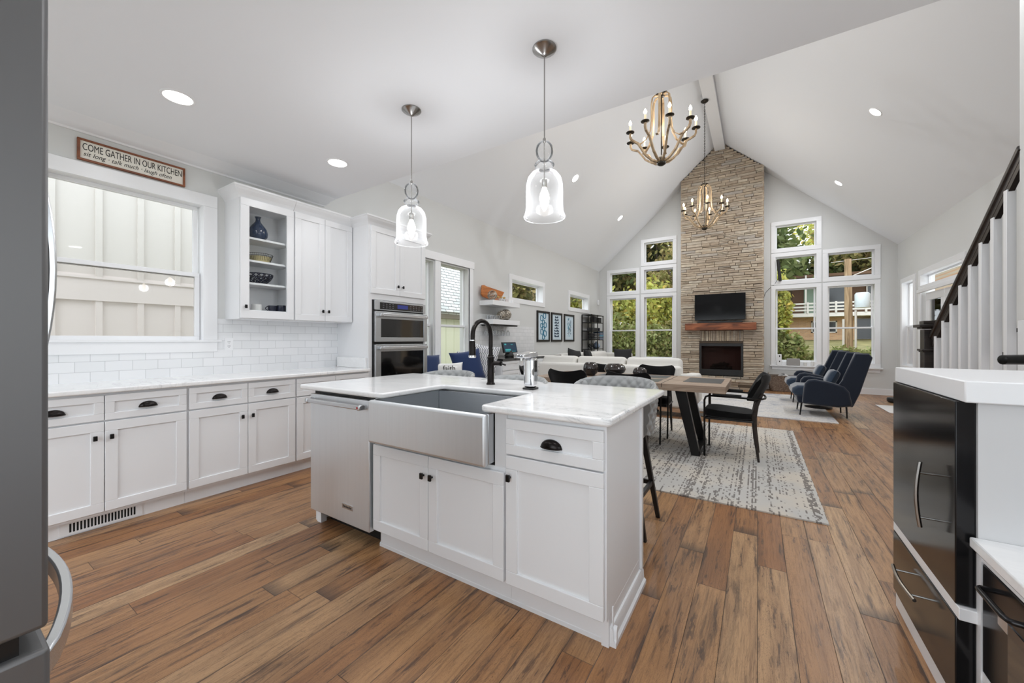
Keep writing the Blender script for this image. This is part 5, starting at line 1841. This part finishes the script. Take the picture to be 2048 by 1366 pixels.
for k in range(3):
    a = 7.64 + k * 1.03
    soft(MB().box(-3.60, -2.95, a, a + 1.02, 0.30, 0.46), 'seat_cushion', 0.05)
    soft(MB().prism([(-3.86, 0.46), (-3.55, 0.46), (-3.62, 0.90), (-3.80, 0.92)], 'y', a + 0.01, a + 1.015), 'back_cushion', 0.06)
obj('plinth', MB().box(-3.9, SX + 0.12, SY0 + 0.03, SY0 + 0.06, 0.075, 0.14).box(SX + 0.02, SX + 0.12, SY0 + 0.03, SY0 + 0.10, 0.012, 0.075).box(-3.9, -3.8, SY0 + 0.03, SY0 + 0.1, 0.0, 0.075).box(SX + 0.02, SX + 0.12, 7.45, 7.55, 0.012, 0.14).box(-3.9, -3.8, 10.8, 10.9, 0.0, 0.14), plinth_m, t)
put_pillow('throw_pillow', 0.50, 0.50, 0.16, pillowb_m, (-3.10, 10.50, 0.74), (-16, 0, 20), 'charcoal pillow at the far window end of the sofa', 'charcoal sofa pillows')
put_pillow('throw_pillow', 0.48, 0.48, 0.16, pillowb_m, (-3.45, 8.05, 0.78), (-14, 10, 80), 'charcoal pillow whose tip peeks over the sofa back, left', 'charcoal sofa pillows')
put_pillow('throw_pillow', 0.48, 0.48, 0.16, pillowb_m, (-3.40, 8.75, 0.76), (-14, 4, 100), 'charcoal pillow whose tip peeks over the sofa back, right', 'charcoal sofa pillows')
# c-table by the sofa arm
t = thing('side_table', 'round pedestal side table beside the sofa arm', 'table', (-0.65, 6.98, 0), world=True)
gm = mat('pewter_base', (120, 122, 122), 0.3, metal=0.7)
obj('base', MB().lathe([(0.0, 0), (0.18, 0), (0.18, 0.01), (0.04, 0.03), (0.02, 0.06)], (-0.65, 6.98, 0.0), 32), gm, t)
obj('pedestal', MB().tube([(-0.65, 6.98, 0.03), (-0.65, 6.98, 0.50)], 0.018, 10), black_m, t)
obj('tabletop', MB().lathe([(0.0, 0), (0.19, 0), (0.19, 0.02), (0, 0.02)], (-0.65, 6.98, 0.50), 32), gm, t)
t = thing('side_table', 'dark round table between the two navy armchairs', 'table', (0.9, 8.79, 0.012), world=True)
obj('base', MB().lathe([(0.0, 0), (0.20, 0), (0.20, 0.012), (0.03, 0.03)], (0.92, 8.79, 0.013), 32), black_m, t)
obj('pedestal', MB().tube([(0.92, 8.79, 0.03), (0.92, 8.79, 0.48)], 0.016, 10), black_m, t)
obj('tabletop', MB().lathe([(0.0, 0), (0.2, 0), (0.2, 0.018), (0, 0.018)], (0.92, 8.79, 0.48), 32), black_m, t)


# ------------------------------------------------------------------ navy armchairs
def armchair(loc, rot, label):
    """faces -x ; origin under seat front legs"""
    t = thing('armchair', label, 'armchair', loc, rot, group='navy wingback armchairs')
    hw = 0.35
    m = MB()
    # back: outer shell
    prof = [(0.50, 0.20), (0.62, 0.19), (0.70, 0.40), (0.84, 0.96), (0.80, 1.00), (0.74, 1.005), (0.56, 0.48)]
    m.prism(prof, 'y', -hw + 0.02, hw - 0.02)
    obj('backrest', m, navy_m, t, bev=0.025, seg=3)
    for s in (-1, 1):
        m = MB()
        wing = [(0.44, 0.50), (0.50, 0.60), (0.525, 0.68), (0.645, 1.00), (0.80, 1.00), (0.845, 0.95), (0.70, 0.40), (0.62, 0.19), (0.50, 0.20), (0.44, 0.36)]
        y0, y1 = (hw - 0.045, hw + 0.015) if s > 0 else (-hw - 0.015, -hw + 0.045)
        m.prism(wing, 'y', y0, y1)
        w_ = obj('wing', m, navy_m, t, bev=0.018, seg=3)
        m = MB()
        pts = [(0.50, s * (hw + 0.0), 0.62), (0.53, s * hw, 0.70), (0.65, s * hw, 1.005), (0.81, s * (hw - 0.02), 1.005)]
        m.tube(pts, 0.006, 6)
        obj('piping', m, piping_m, w_)
        m = MB()
        arm = [(0.0, 0.20), (0.02, 0.42), (0.035, 0.52), (0.08, 0.575), (0.16, 0.59), (0.36, 0.555), (0.52, 0.50), (0.58, 0.42), (0.62, 0.20), (0.45, 0.17), (0.2, 0.18)]
        y0, y1 = (hw - 0.06, hw + 0.035) if s > 0 else (-hw - 0.035, -hw + 0.06)
        m.prism(arm, 'y', y0, y1)
        obj('arm', m, navy_m, t, bev=0.035, seg=4)
    m = MB()
    m.prism([(-0.13, 0.36), (-0.12, 0.43), (-0.05, 0.475), (0.15, 0.48), (0.52, 0.45), (0.52, 0.32), (0.0, 0.29), (-0.09, 0.31)], 'y', -hw + 0.06, hw - 0.06)
    obj('seat', m, navyl_m, t, bev=0.045, seg=4)
    m = MB()
    m.prism([(-0.05, 0.19), (-0.07, 0.32), (0.54, 0.33), (0.56, 0.19)], 'y', -hw + 0.05, hw - 0.05)
    obj('seat_base', m, navy_m, t, bev=0.03, seg=3)
    for (x0_, y_) in ((-0.005, -0.285), (-0.005, 0.285), (0.545, -0.27), (0.545, 0.27)):
        m = MB()
        m.tube([(x0_ + (-0.015 if x0_ < 0.3 else 0.02), y_, 0.0), (x0_ + 0.01, y_ * 0.96, 0.22)], [0.009, 0.014], 10)
        obj('leg', m, black_m, t)
    return t


ac = armchair((0.60, 8.045, 0.013), 0.0, 'navy wingback armchair nearer the camera')
ac2 = dup(ac, (0.60, 9.50, 0.013), 0.0, 'navy wingback armchair farther away by the windows')
for (x, y, lab) in ((0.93, 8.02, 'small navy lumbar pillow on the nearer armchair'), (0.93, 9.48, 'small blue lumbar pillow on the farther armchair')):
    put_pillow('lumbar_pillow', 0.40, 0.26, 0.15, navyl_m, (x + 0.08, y, 0.625), (22, 0, 90), lab, 'armchair pillows').rotation_euler = (radians(-24), 0, radians(-90))

# basket with blankets
t = thing('wicker_basket', 'long brown wicker basket on the floor under the right window', 'basket', (0.62, 11.22, 0), world=True)
m = MB()
def bsk(u, v):
    a = 2 * pi * u
    ce, se = cos(a), sin(a)
    X = 0.42 * abs(ce) ** 0.5 * (1 if ce > 0 else -1)
    Y = 0.20 * abs(se) ** 0.5 * (1 if se > 0 else -1)
    k = 0.88 + 0.14 * v
    w = 0.006 * sin(60 * a / 2) * sin(v * 40)
    return (0.62 + X * (k + w), 11.24 + Y * (k + w), 0.005 + 0.36 * v)
m.grid(bsk, 120, 26, closed_u=True)
m.grid(lambda u, v: (0.62 + (bsk(u, 0)[0] - 0.62) * v, 11.24 + (bsk(u, 0)[1] - 11.24) * v, 0.006), 120, 1, closed_u=True)
obj('basket_weave', m, wicker_m, t)
m = MB().tube([tuple(bsk(k / 60, 1.0)) for k in range(60)], 0.012, 6, closed=True)
obj('rim', m, wicker_m, t)
for sx in (0.22, 1.02):
    obj('handle', MB().tube([(sx, 11.24 - 0.08 + 0.16 * k / 8, 0.36 + 0.06 * sin(pi * k / 8)) for k in range(9)], 0.008, 6), wicker_m, t)
blanket_m = noisy_mat('black_white_knit', (60, 60, 62), (226, 224, 220), 9.0)
for i, (x, y, lab) in enumerate(((0.52, 11.22, 'folded black and white throw heaped in the wicker basket'), (0.82, 11.24, 'white knitted throw piled at the basket end near the armchair'))):
    m = MB()
    rb = random.Random(i + 5)
    ph = [rb.uniform(0, 6) for _ in range(6)]
    m.grid(lambda u, v: (x + 0.16 * cos(2 * pi * u) * sin(pi * v / 2) * (1 + 0.12 * sin(5 * 2 * pi * u + ph[0])), y + 0.13 * sin(2 * pi * u) * sin(pi * v / 2), 0.27 + 0.13 * cos(pi * v / 2) * (1 + 0.16 * sin(3 * 2 * pi * u + ph[1] + 5 * v))), 40, 14, closed_u=True)
    single('throw_blanket', m, blanket_m if i == 0 else ceram_m, lab, 'blanket', org=(x, y, 0.27), group='throws in the basket')

# ------------------------------------------------------------------ stair rail, balusters, newel, steps
RX = 1.60
slope = (2.546 - 1.241) / (5.914 - 4.277)
ry = lambda y: 1.285 + (5.914 - y) * slope
t = thing('stair_railing', 'dark wood stair handrail over white square balusters', 'railing', (RX, 5.0, 0), world=True)
pth = [(RX, 5.95, ry(5.95)), (RX, 4.27, ry(4.27))]
dirv = Vector((0, pth[1][1] - pth[0][1], pth[1][2] - pth[0][2])).normalized()
m = MB()
up = Vector((0, dirv.z, -dirv.y)) * -1
if up.z < 0: up = -up
prof = [(-0.030, -0.012), (-0.034, 0.010), (-0.026, 0.030), (-0.010, 0.040), (0.010, 0.040), (0.026, 0.030), (0.034, 0.010), (0.030, -0.012), (0.018, -0.018), (0.018, -0.060), (-0.018, -0.060), (-0.018, -0.018)]
vs = []
for P0 in pth:
    for (a, b) in prof:
        vs.append(tuple(Vector(P0) + Vector((a, 0, 0)) + up * b))
n = len(prof)
m.add(vs, [tuple(range(n)), tuple(reversed(range(n, 2 * n)))] + [(i, (i + 1) % n, (i + 1) % n + n, i + n) for i in range(n)])
obj('handrail', m, darkw_m, t, bev=0.002)
obj('sub_rail', MB().add([(RX - 0.016, 5.92, ry(5.92) - 0.13), (RX + 0.016, 5.92, ry(5.92) - 0.13), (RX + 0.016, 4.272, ry(4.272) - 0.13), (RX - 0.016, 4.272, ry(4.272) - 0.13),
                          (RX - 0.016, 5.92, ry(5.92) - 0.05), (RX + 0.016, 5.92, ry(5.92) - 0.05), (RX + 0.016, 4.272, ry(4.272) - 0.05), (RX - 0.016, 4.272, ry(4.272) - 0.05)],
                         [(0, 3, 2, 1), (4, 5, 6, 7), (0, 1, 5, 4), (1, 2, 6, 5), (2, 3, 7, 6), (3, 0, 4, 7)]), darkw_m, t)
for k in range(8):
    y = 5.846 - 0.1955 * k
    base = 0.02 + max(0, (5.95 - y)) * slope * 0.0
    zb = max(0.0, (5.98 - y) * slope - 0.02)
    bz = 0.0
    obj('baluster', MB().box(RX - 0.024, RX + 0.024, y - 0.048, y, bz, ry(y) - 0.075), white_m, t, bev=0.002)
m = MB()
NY = 6.03
m.box(RX - 0.065, RX + 0.065, NY - 0.065, NY + 0.065, 0, 1.34)
m.box(RX - 0.085, RX + 0.085, NY - 0.085, NY + 0.085, 1.105, 1.125).box(RX - 0.075, RX + 0.075, NY - 0.075, NY + 0.075, 1.09, 1.105)
m.box(RX - 0.085, RX + 0.085, NY - 0.085, NY + 0.085, 1.345, 1.365).box(RX - 0.110, RX + 0.110, NY - 0.110, NY + 0.110, 1.365, 1.395).box(RX - 0.070, RX + 0.070, NY - 0.070, NY + 0.070, 1.395, 1.435)
obj('newel_post', m, darkw_m, t, bev=0.004)
t = thing('staircase', 'enclosed staircase rising towards the camera on the right', 'staircase', (2.1, 5.0, 0), world=True)
for k in range(9):
    y1 = 5.98 - 0.2355 * k
    xs = 1.705 if y1 - 0.2355 < 4.272 else 1.64
    obj('riser', MB().box(xs, 2.565, y1 - 0.2355, y1, 0.0, 0.188 * (k + 1) - 0.03), white_m, t)
    obj('tread', MB().box(xs, 2.565, y1 - 0.2355, y1 + 0.02, 0.188 * (k + 1) - 0.03, 0.188 * (k + 1)), darkw_m, t)
# far-right rail end and white post
t = thing('half_wall_rail', 'short black rail end over a white block at the right edge', 'rail', (1.35, 3.2, 0), world=True)
obj('post', MB().box(1.165, 1.42, 3.05, 3.17, 0.0, 1.33), white_m, t, bev=0.003)
obj('rail_end', MB().tube([(1.035, 2.96, 1.128), (1.04, 2.962, 1.128), (1.16, 3.02, 1.13), (1.45, 3.02, 1.13)], [0.012, 0.024, 0.026, 0.03], 12), black_m, t)

# ------------------------------------------------------------------ refrigerator at the left edge
t = thing('refrigerator', 'steel french-door refrigerator at the left edge of the kitchen', 'refrigerator', (-1.49, -0.25, 0), world=True)
FY = 0.1305
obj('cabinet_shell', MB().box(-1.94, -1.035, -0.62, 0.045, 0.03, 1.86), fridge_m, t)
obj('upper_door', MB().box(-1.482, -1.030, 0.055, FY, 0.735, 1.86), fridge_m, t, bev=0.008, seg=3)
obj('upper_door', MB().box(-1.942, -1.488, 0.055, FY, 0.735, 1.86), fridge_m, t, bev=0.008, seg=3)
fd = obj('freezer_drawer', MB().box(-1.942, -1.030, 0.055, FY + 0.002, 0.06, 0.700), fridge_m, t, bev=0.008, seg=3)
obj('hinge_gap', MB().box(-1.93, -1.045, 0.02, 0.10, 0.70, 0.735), rubber_m, t)
m = MB()
for hx in (-1.45, -1.52):
    pts = [(hx, FY - 0.005 + 0.062 * sin(pi * k / 16) ** 0.8, 1.02 + 0.76 * k / 16) for k in range(17)]
    obj('door_handle', MB().strip(pts, 0.026, 0.016, (1, 0, 0)), handle_m, t, bev=0.004)
pts = [(-1.075 - 0.82 * k / 18, FY - 0.006 + 0.080 * sin(pi * k / 18) ** 0.75, 0.645) for k in range(19)]
obj('drawer_handle', MB().strip(pts, 0.046, 0.020, (0, 0, 1)), handle_m, fd, bev=0.004)
obj('foot', MB().box(-1.92, -1.06, -0.5, 0.04, 0.0, 0.05), rubber_m, t)

# ------------------------------------------------------------------ black-front beverage cabinet and range on the right
t = thing('undercounter_cabinet', 'white cabinet housing a black door and black drawer', 'cabinet', (0.9, 2.1, 0), world=True)
m = MB()
m.box(0.575, 1.62, 1.778, 2.455, 0.0, 1.035)
obj('cabinet_body', m, mat('pale_grey_side_panel', (206, 206, 207), 0.4), t)
obj('worktop', MB().box(0.540, 1.62, 1.755, 2.470, 1.035, 1.102), white_m, t, bev=0.004)
obj('mid_rail', MB().box(0.533, 0.60, 1.772, 2.462, 0.350, 0.388), white_m, t, bev=0.002)
obj('plinth', MB().box(0.540, 0.60, 1.775, 2.458, 0.0, 0.078), white_m, t, bev=0.002)
blackfront_m = mat('black_appliance_front', (24, 24, 26), 0.14, metal=0.3)
for (z0, z1, nm) in ((0.390, 1.034, 'door'), (0.080, 0.349, 'drawer')):
    d = obj(nm, MB().box(0.530, 0.576, 1.790, 2.452, z0, z1), blackfront_m, t, bev=0.003)
    if nm == 'door':
        pts = [(0.530 - 0.036 - 0.010 * sin(pi * k / 10), 1.96, 0.555 + 0.235 * k / 10) for k in range(11)]
        m = MB().tube(pts, 0.0065, 8)
        for z in (0.59, 0.75):
            m.tube([(0.532, 1.96, z), (0.490, 1.96, z)], 0.004, 8)
    else:
        pts = [(0.530 - 0.036 - 0.010 * sin(pi * k / 10), 2.02 + 0.27 * k / 10, 0.255) for k in range(11)]
        m = MB().tube(pts, 0.0065, 8)
        for y in (2.06, 2.25):
            m.tube([(0.532, y, 0.255), (0.490, y, 0.255)], 0.004, 8)
    obj('handle', m, nickel_m, d)

t = thing('low_counter', 'low white counter with marble top against the black-door cabinet', 'counter', (0.9, 1.2, 0), world=True)
obj('counter_body', MB().box(0.572, 0.60, 1.752, 1.776, 0, 0.585).box(0.60, 1.30, 1.752, 1.776, 0, 0.585).box(0.575, 1.30, 0.30, 1.752, 0.556, 0.585).box(0.575, 1.30, 0.30, 1.752, 0.195, 0.222).box(1.28, 1.30, 0.30, 1.752, 0, 0.556), cab_m, t)
obj('worktop', MB().box(0.556, 1.32, 0.28, 1.777, 0.586, 0.617), marble_m, t, bev=0.004)
t = thing('low_range', 'low black glass range with a curved handle at the bottom right', 'range', (0.95, 1.0, 0.05), world=True)
obj('range_body', MB().box(0.60, 1.27, 0.40, 1.745, 0.225, 0.55), rubber_m, t)
obj('cooktop', MB().box(0.66, 1.22, 0.50, 1.63, 0.6175, 0.628), mat('grey_cooktop', (70, 70, 72), 0.2), t, bev=0.010, seg=3)
d = obj('oven_door', MB().box(0.574, 0.598, 0.45, 1.748, 0.226, 0.552), blklam_m, t, bev=0.003)
obj('door_glass', MB().box(0.571, 0.576, 0.60, 1.60, 0.26, 0.46), ovenglass_m, d)
m = MB()
m.tube([(0.574, 1.672, 0.510), (0.545, 1.672, 0.510), (0.540, 1.666, 0.510), (0.538, 1.65, 0.510), (0.538, 1.53, 0.510), (0.542, 1.515, 0.510), (0.55, 1.51, 0.510), (0.574, 1.508, 0.510)], 0.0075, 10)
m.lathe([(0.014, -0.004), (0.014, 0.004)], (0, 0, 0), 12) if False else None
obj('handle', m, blklam_m, d)
obj('badge', MB().box(0.5705, 0.574, 1.60, 1.65, 0.43, 0.465), handle_m, d)
obj('lower_drawer', MB().box(0.574, 0.598, 0.45, 1.748, 0.03, 0.190), blklam_m, t, bev=0.003)

# ------------------------------------------------------------------ outside: ground, neighbours, house, pole, trees
gr = MB()
gz = lambda y: -0.35 if y < 13 else -0.35 + (y - 13) * 0.062
gr.add([(-60, 11.9, -0.35), (60, 11.9, -0.35), (60, 13, -0.35), (-60, 13, -0.35), (60, 90, gz(90)), (-60, 90, gz(90))], [(0, 1, 2, 3), (3, 2, 4, 5)])
gr.add([(-60, -30, -0.36), (-4.45, -30, -0.36), (-4.45, 11.95, -0.36), (-60, 11.95, -0.36)], [(0, 1, 2, 3)])
gr.add([(6.6, -30, -0.36), (60, -30, -0.36), (60, 11.95, -0.36), (6.6, 11.95, -0.36)], [(0, 1, 2, 3)])
props(obj('ground', gr, lawn_m), kind='structure')

# unseen pale slab added behind the camera to bounce daylight onto the ceiling
props(obj('bounce_slab', MB().box(-9, 9, -12, -1.8, -0.2, -0.05), noisy_mat('bounce_slab_concrete', (206, 206, 204), (220, 220, 218), 2.0)), kind='structure')
# neighbour wall outside the kitchen window
t = thing('neighbour_house', 'white board-and-batten house wall outside the kitchen window', 'house', (-6.3, 1.0, -0.36), world=True)
NX = -6.2
tn = face_px(NX)
obj('upper_siding', MB(tn).box(-2.5, 3.3, -0.2, 0, 1.95, 5.2), nbwhite_m, t)
obj('lower_siding', MB(tn).box(-2.5, 3.3, -0.2, 0, -0.36, 1.95), nbbeige_m, t)
obj('trim_band', MB(tn).box(-2.5, 3.3, 0, 0.03, 1.66, 1.90).box(-2.5, 3.3, 0, 0.045, 1.90, 1.925), nbbeige_m, t)
m, m2 = MB(tn), MB(tn)
y = -2.4
for k in range(16):
    y = -2.335 + 0.345 * k
    m.box(y, y + 0.055, 0, 0.022, 1.925, 5.2)
    m2.box(y, y + 0.055, 0, 0.022, -0.36, 1.66)
obj('battens', m, nbwhite_m, t)
obj('battens', m2, nbbeige_m, t)
# second neighbour building (shingled roof) outside the bench window
t = thing('neighbour_shed', 'cream neighbour house with grey shingle roof outside the bench window', 'house', (-7.0, 6.0, -0.36), world=True)
obj('cream_wall', MB().box(-7.4, -7.0, 4.4, 16.0, -0.36, 1.82), nbyel_m, t)
m = MB()
for k in range(36):
    m.box(-7.0, -6.985, 4.5 + k * 0.32, 4.53 + k * 0.32, -0.36, 1.82)
obj('battens', m, nbyel_m, t)
obj('eave_board', MB().box(-7.0, -6.86, 4.2, 11.2, 1.78, 1.96), nbtrim_m, t)
obj('shingle_roof', MB().add([(-6.80, 4.0, 1.96), (-6.80, 9.4, 1.96), (-8.6, 9.4, 5.4), (-8.6, 4.0, 5.4), (-6.86, 4.0, 1.90), (-6.86, 9.4, 1.90), (-8.66, 9.4, 5.34), (-8.66, 4.0, 5.34)],
                             [(0, 1, 2, 3), (4, 7, 6, 5), (0, 4, 5, 1), (1, 5, 6, 2), (2, 6, 7, 3), (3, 7, 4, 0)]), shingle_m, t)
# porch outside the french doors
t = thing('neighbour_porch', 'tan porch wall outside the french doors', 'house', (6.0, 10.0, -0.36), world=True)
obj('porch_wall', MB().box(6.0, 6.2, 6.6, 29.0, -0.36, 5.6), brick_m, t)
obj('porch_beam', MB().box(5.7, 6.0, 6.6, 29.0, 2.6, 2.85), plinth_m, t)

# house across the street
t = thing('brick_house', 'tan brick house with white balcony across the street', 'house', (6.0, 39.0, 1.2), world=True)
HY = 38.0
tfH = face_ny(HY)
obj('lower_wall', MB().box(2.0, 6.2, HY, HY + 6, 1.0, 3.0).box(7.6, 11.5, HY, HY + 6, 1.0, 3.0).box(6.2, 7.6, HY + 1.2, HY + 6, 1.0, 3.0), brick_m, t)
obj('upper_wall', MB().box(2.4, 11.5, HY + 0.8, HY + 6, 3.2, 5.95), extdark_m, t)
obj('wall_panel', MB(tfH).box(3.15, 4.0, -0.80, -0.75, 3.3, 5.6), extgreen_m, t)
obj('roof', MB().box(1.2, 12.5, HY - 1.2, HY + 8, 5.95, 6.15), extdark_m, t)
obj('balcony_deck', MB().box(1.5, 11.5, HY - 1.4, HY + 0.8, 2.95, 3.22), nbwhite_m, t)
m = MB()
for z in (3.38, 3.62, 3.88):
    m.box(1.5, 11.5, HY - 1.42, HY - 1.36, z, z + 0.12)
for k in range(7):
    m.box(1.5 + k * 1.65, 1.62 + k * 1.65, HY - 1.44, HY - 1.34, 3.2, 4.05)
obj('balcony_railing', m, nbwhite_m, t)
for (a, b, c, d, w) in ((3.55, 5.1, 1.75, 2.65, 0.0), (6.3, 7.5, 1.2, 2.9, -1.2), (4.3, 6.0, 3.5, 5.6, -0.8), (6.9, 8.4, 3.5, 5.6, -0.8)):
    f_ = obj('window', MB(tfH).box(a, b, w, w + 0.06, c, c + 0.08).box(a, b, w, w + 0.06, d - 0.08, d).box(a, a + 0.08, w, w + 0.06, c, d).box(b - 0.08, b, w, w + 0.06, c, d), nbwhite_m, t)
    obj('pane', MB(tfH).box(a + 0.08, b - 0.08, w, w + 0.03, c + 0.08, d - 0.08), extglass_m, f_)
m = MB()
for xx in (2.0, 3.0, 5.9):
    m.box(xx, xx + 0.1, HY - 0.05, HY, 1.0, 3.0)
obj('porch_posts', MB().box(3.05, 3.15, HY - 1.35, HY - 1.25, 3.2, 6.1).box(7.6, 7.72, HY - 1.35, HY - 1.25, 3.2, 6.1), nbwhite_m, t)
obj('downspout', MB(tfH).box(1.98, 2.08, 0, 0.08, 1.0, 3.0), nbwhite_m, t)
# utility pole
t = thing('utility_pole', 'wooden utility pole with transformer outside the right windows', 'pole', (3.68, 24.0, gz(24)), world=True)
obj('pole_shaft', MB().tube([(3.66, 24, gz(24)), (3.62, 24, 5.05)], [0.17, 0.13], 14), pole_m, t)
obj('transformer', MB().lathe([(0.0, 0), (0.27, 0), (0.28, 0.04), (0.28, 0.62), (0.22, 0.70), (0.0, 0.72)], (4.12, 23.9, 2.72), 24), mat('transformer_paint', (206, 216, 222), 0.4), t)
obj('bracket_arm', MB().tube([(3.7, 24, 4.2), (4.9, 24, 4.75)], 0.025, 6).tube([(3.0, 24, 4.95), (4.9, 24, 5.05)], 0.012, 5), nbwhite_m, t)
obj('conduit', MB().tube([(3.44, 23.85, gz(24)), (3.44, 23.85, 2.2)], 0.045, 8).tube([(3.88, 23.85, gz(24)), (3.88, 23.85, 2.6)], 0.045, 8), nbwhite_m, t)


def leaves(cx, cy, cz, rx, ry, rz, n, size, rng, nclump=40, holes_=0.0):
    cl = rng.normal(size=(nclump, 3))
    cl /= np.linalg.norm(cl, axis=1)[:, None]
    cl *= rng.uniform(0.35, 0.95, (nclump, 1)) ** 0.6
    idx = rng.integers(0, nclump, n)
    p = cl[idx] + rng.normal(size=(n, 3)) * 0.14
    p *= np.array([rx, ry, rz])
    p += np.array([cx, cy, cz])
    a = rng.normal(size=(n, 3)); a /= np.linalg.norm(a, axis=1)[:, None]
    b = rng.normal(size=(n, 3)); b -= a * (a * b).sum(1)[:, None]; b /= np.linalg.norm(b, axis=1)[:, None]
    s = size * rng.uniform(0.6, 1.3, (n, 1))
    a, b = a * s, b * s * 0.6
    v = np.stack([p - a, p - b * 0.9, p + a, p + b * 0.9], 1).reshape(-1, 3)
    return v, n


def fast_leaf(name, v, n, m_, parent, off):
    me = bpy.data.meshes.new(name)
    me.vertices.add(4 * n)
    me.vertices.foreach_set('co', (v - np.array(off)).astype(np.float32).ravel())
    me.loops.add(4 * n)
    me.loops.foreach_set('vertex_index', np.arange(4 * n, dtype=np.int32))
    me.polygons.add(n)
    me.polygons.foreach_set('loop_start', np.arange(0, 4 * n, 4, dtype=np.int32))
    me.polygons.foreach_set('loop_total', np.full(n, 4, dtype=np.int32))
    me.update()
    me.validate()
    me.materials.append(m_)
    o = bpy.data.objects.new(name, me)
    link(o, parent)
    return o


def tree(x, y, h, r, m_, label, n=5000, size=0.14, seed=0, trunk=0.14, low=0.35, name='tree', cat='tree', group='trees beyond the windows'):
    rng = np.random.default_rng(seed)
    z0 = gz(y) if y > 11.9 else -0.36
    t = thing(name, label, cat, (x, y, z0), world=True, group=group)
    cz = z0 + h * (low + (1 - low) / 2)
    v, k = leaves(x, y, cz, r, r, h * (1 - low) / 2, n, size, rng, nclump=60)
    fast_leaf('foliage', v, k, m_, t, (x, y, z0))
    m = MB()
    m.tube([(x, y, z0), (x + 0.1, y, z0 + h * 0.3), (x - 0.05, y, z0 + h * 0.55), (x, y, z0 + h * 0.8)], [trunk, trunk * 0.8, trunk * 0.5, trunk * 0.2], 8)
    rd = random.Random(seed)
    for q in range(7):
        a = rd.uniform(0, 2 * pi)
        zz = z0 + h * rd.uniform(low, 0.65)
        m.tube([(x, y, zz), (x + cos(a) * r * 0.4, y + sin(a) * r * 0.4, zz + h * 0.09), (x + cos(a) * r * 0.8, y + sin(a) * r * 0.8, zz + h * 0.2)], [trunk * 0.45, trunk * 0.3, trunk * 0.1], 6)
    obj('trunk', m, bark_m, t)
    return t


# left group of trees (seen through the left gable windows)
tree(-7.4, 19.5, 4.1, 1.7, leafA, 'yellow-green tree filling the left tall window', 5200, 0.13, 11, low=0.12)
tree(-4.7, 20.5, 4.2, 1.5, leafA, 'yellow-green tree left in the second tall window', 4200, 0.13, 12, low=0.2)
tree(-3.6, 22.0, 6.5, 1.6, leafB, 'bare-branched olive tree beside the chimney', 1500, 0.12, 13, trunk=0.2, low=0.25)
tree(-12.0, 28.0, 12.0, 4.4, leafC, 'dark green tree far left behind the yellow tree', 8000, 0.26, 14, low=0.1)
tree(-6.5, 31.0, 13.0, 4.8, leafB, 'tall olive tree behind the left gable windows', 9000, 0.27, 15, low=0.1)
tree(-14.5, 36.0, 15.0, 5.5, leafB, 'tall olive tree leftmost on the hill', 8000, 0.3, 16, low=0.1)
tree(-1.5, 34.0, 14.0, 4.8, leafC, 'dark tree on the hill behind the chimney', 8000, 0.28, 17, low=0.1)
tree(-9.5, 40.0, 17.0, 6.0, leafC, 'tall dark tree on the hill crest', 8000, 0.34, 18, low=0.1)
# right group
tree(-1.7, 46.0, 15.5, 3.9, leafA, 'light green tree behind the brick house, left', 8000, 0.28, 21, low=0.15)
tree(5.2, 52.0, 8.5, 5.2, leafC, 'dark green tree directly behind the brick house', 9000, 0.32, 22, low=0.1)
tree(10.0, 50.0, 15.5, 5.2, leafB, 'olive tree behind the brick house, right', 8000, 0.32, 23, low=0.1)
tree(14.5, 44.0, 15.0, 5.0, leafC, 'dark tree at the right of the brick house', 7000, 0.3, 24, low=0.1)
tree(7.0, 60.0, 20.5, 4.5, leafA, 'thin tall tree with sky showing between its leaves', 1900, 0.3, 25, low=0.4)
tree(0.85, 22.0, 4.2, 0.45, leafA, 'slim yellow-green tree at the left of the right windows', 2200, 0.11, 26, low=0.15)
# shrubs and hedges
def shrub(x, y, rx, rz, m_, label, n, seed, size=0.09):
    rng = np.random.default_rng(seed)
    z0 = gz(y) if y > 11.9 else -0.36
    t = thing('shrub', label, 'shrub', (x, y, z0), world=True, group='shrubs outside the gable windows')
    v, k = leaves(x, y, z0 + rz * 0.55, rx, rx * 0.6, rz * 0.6, n, size, rng, nclump=50)
    fast_leaf('foliage', v, k, m_, t, (x, y, z0))
    obj('stem', MB().tube([(x, y, z0), (x, y, z0 + rz * 0.6)], [0.05, 0.02], 6), bark_m, t)


shr = [(-6.6, 16.2, 1.1, 1.9, leafD, 'leafy green shrub under the left tall window, left'), (-5.2, 16.8, 1.1, 2.1, leafD, 'leafy green shrub between the left tall windows'),
       (-3.9, 16.4, 1.0, 1.9, leafD, 'leafy green shrub under the second tall window'), (-2.9, 17.2, 0.9, 1.8, leafB, 'brownish shrub close to the chimney outside'),
       (0.75, 15.8, 0.6, 1.45, leafD, 'tall green shrub left in the right window'), (1.9, 17.0, 1.0, 0.95, leafD, 'low green ivy mound right of the tall shrub'),
       (2.9, 17.6, 1.0, 0.85, leafD, 'low green ivy mound in front of the pole'), (4.0, 18.0, 1.1, 0.9, leafD, 'low green ivy mound at the far right window'), (3.4, 16.2, 1.0, 0.7, leafC, 'dark low shrub nearest the right window')]
for i, s in enumerate(shr):
    shrub(*s[:5], s[5], 2600, 40 + i)
# trees at the side clerestory windows
tree(-9.6, 11.5, 6.5, 2.2, leafB, 'brown-olive tree outside the nearer clerestory window', 5000, 0.14, 51, low=0.1)
tree(-8.8, 15.0, 6.5, 2.0, leafB, 'brown-olive tree outside the farther clerestory window', 5000, 0.14, 52, low=0.1)
tree(-9.2, 19.5, 7.5, 2.4, leafB, 'brown-olive tree beyond the corner of the room', 5000, 0.15, 53, low=0.1)
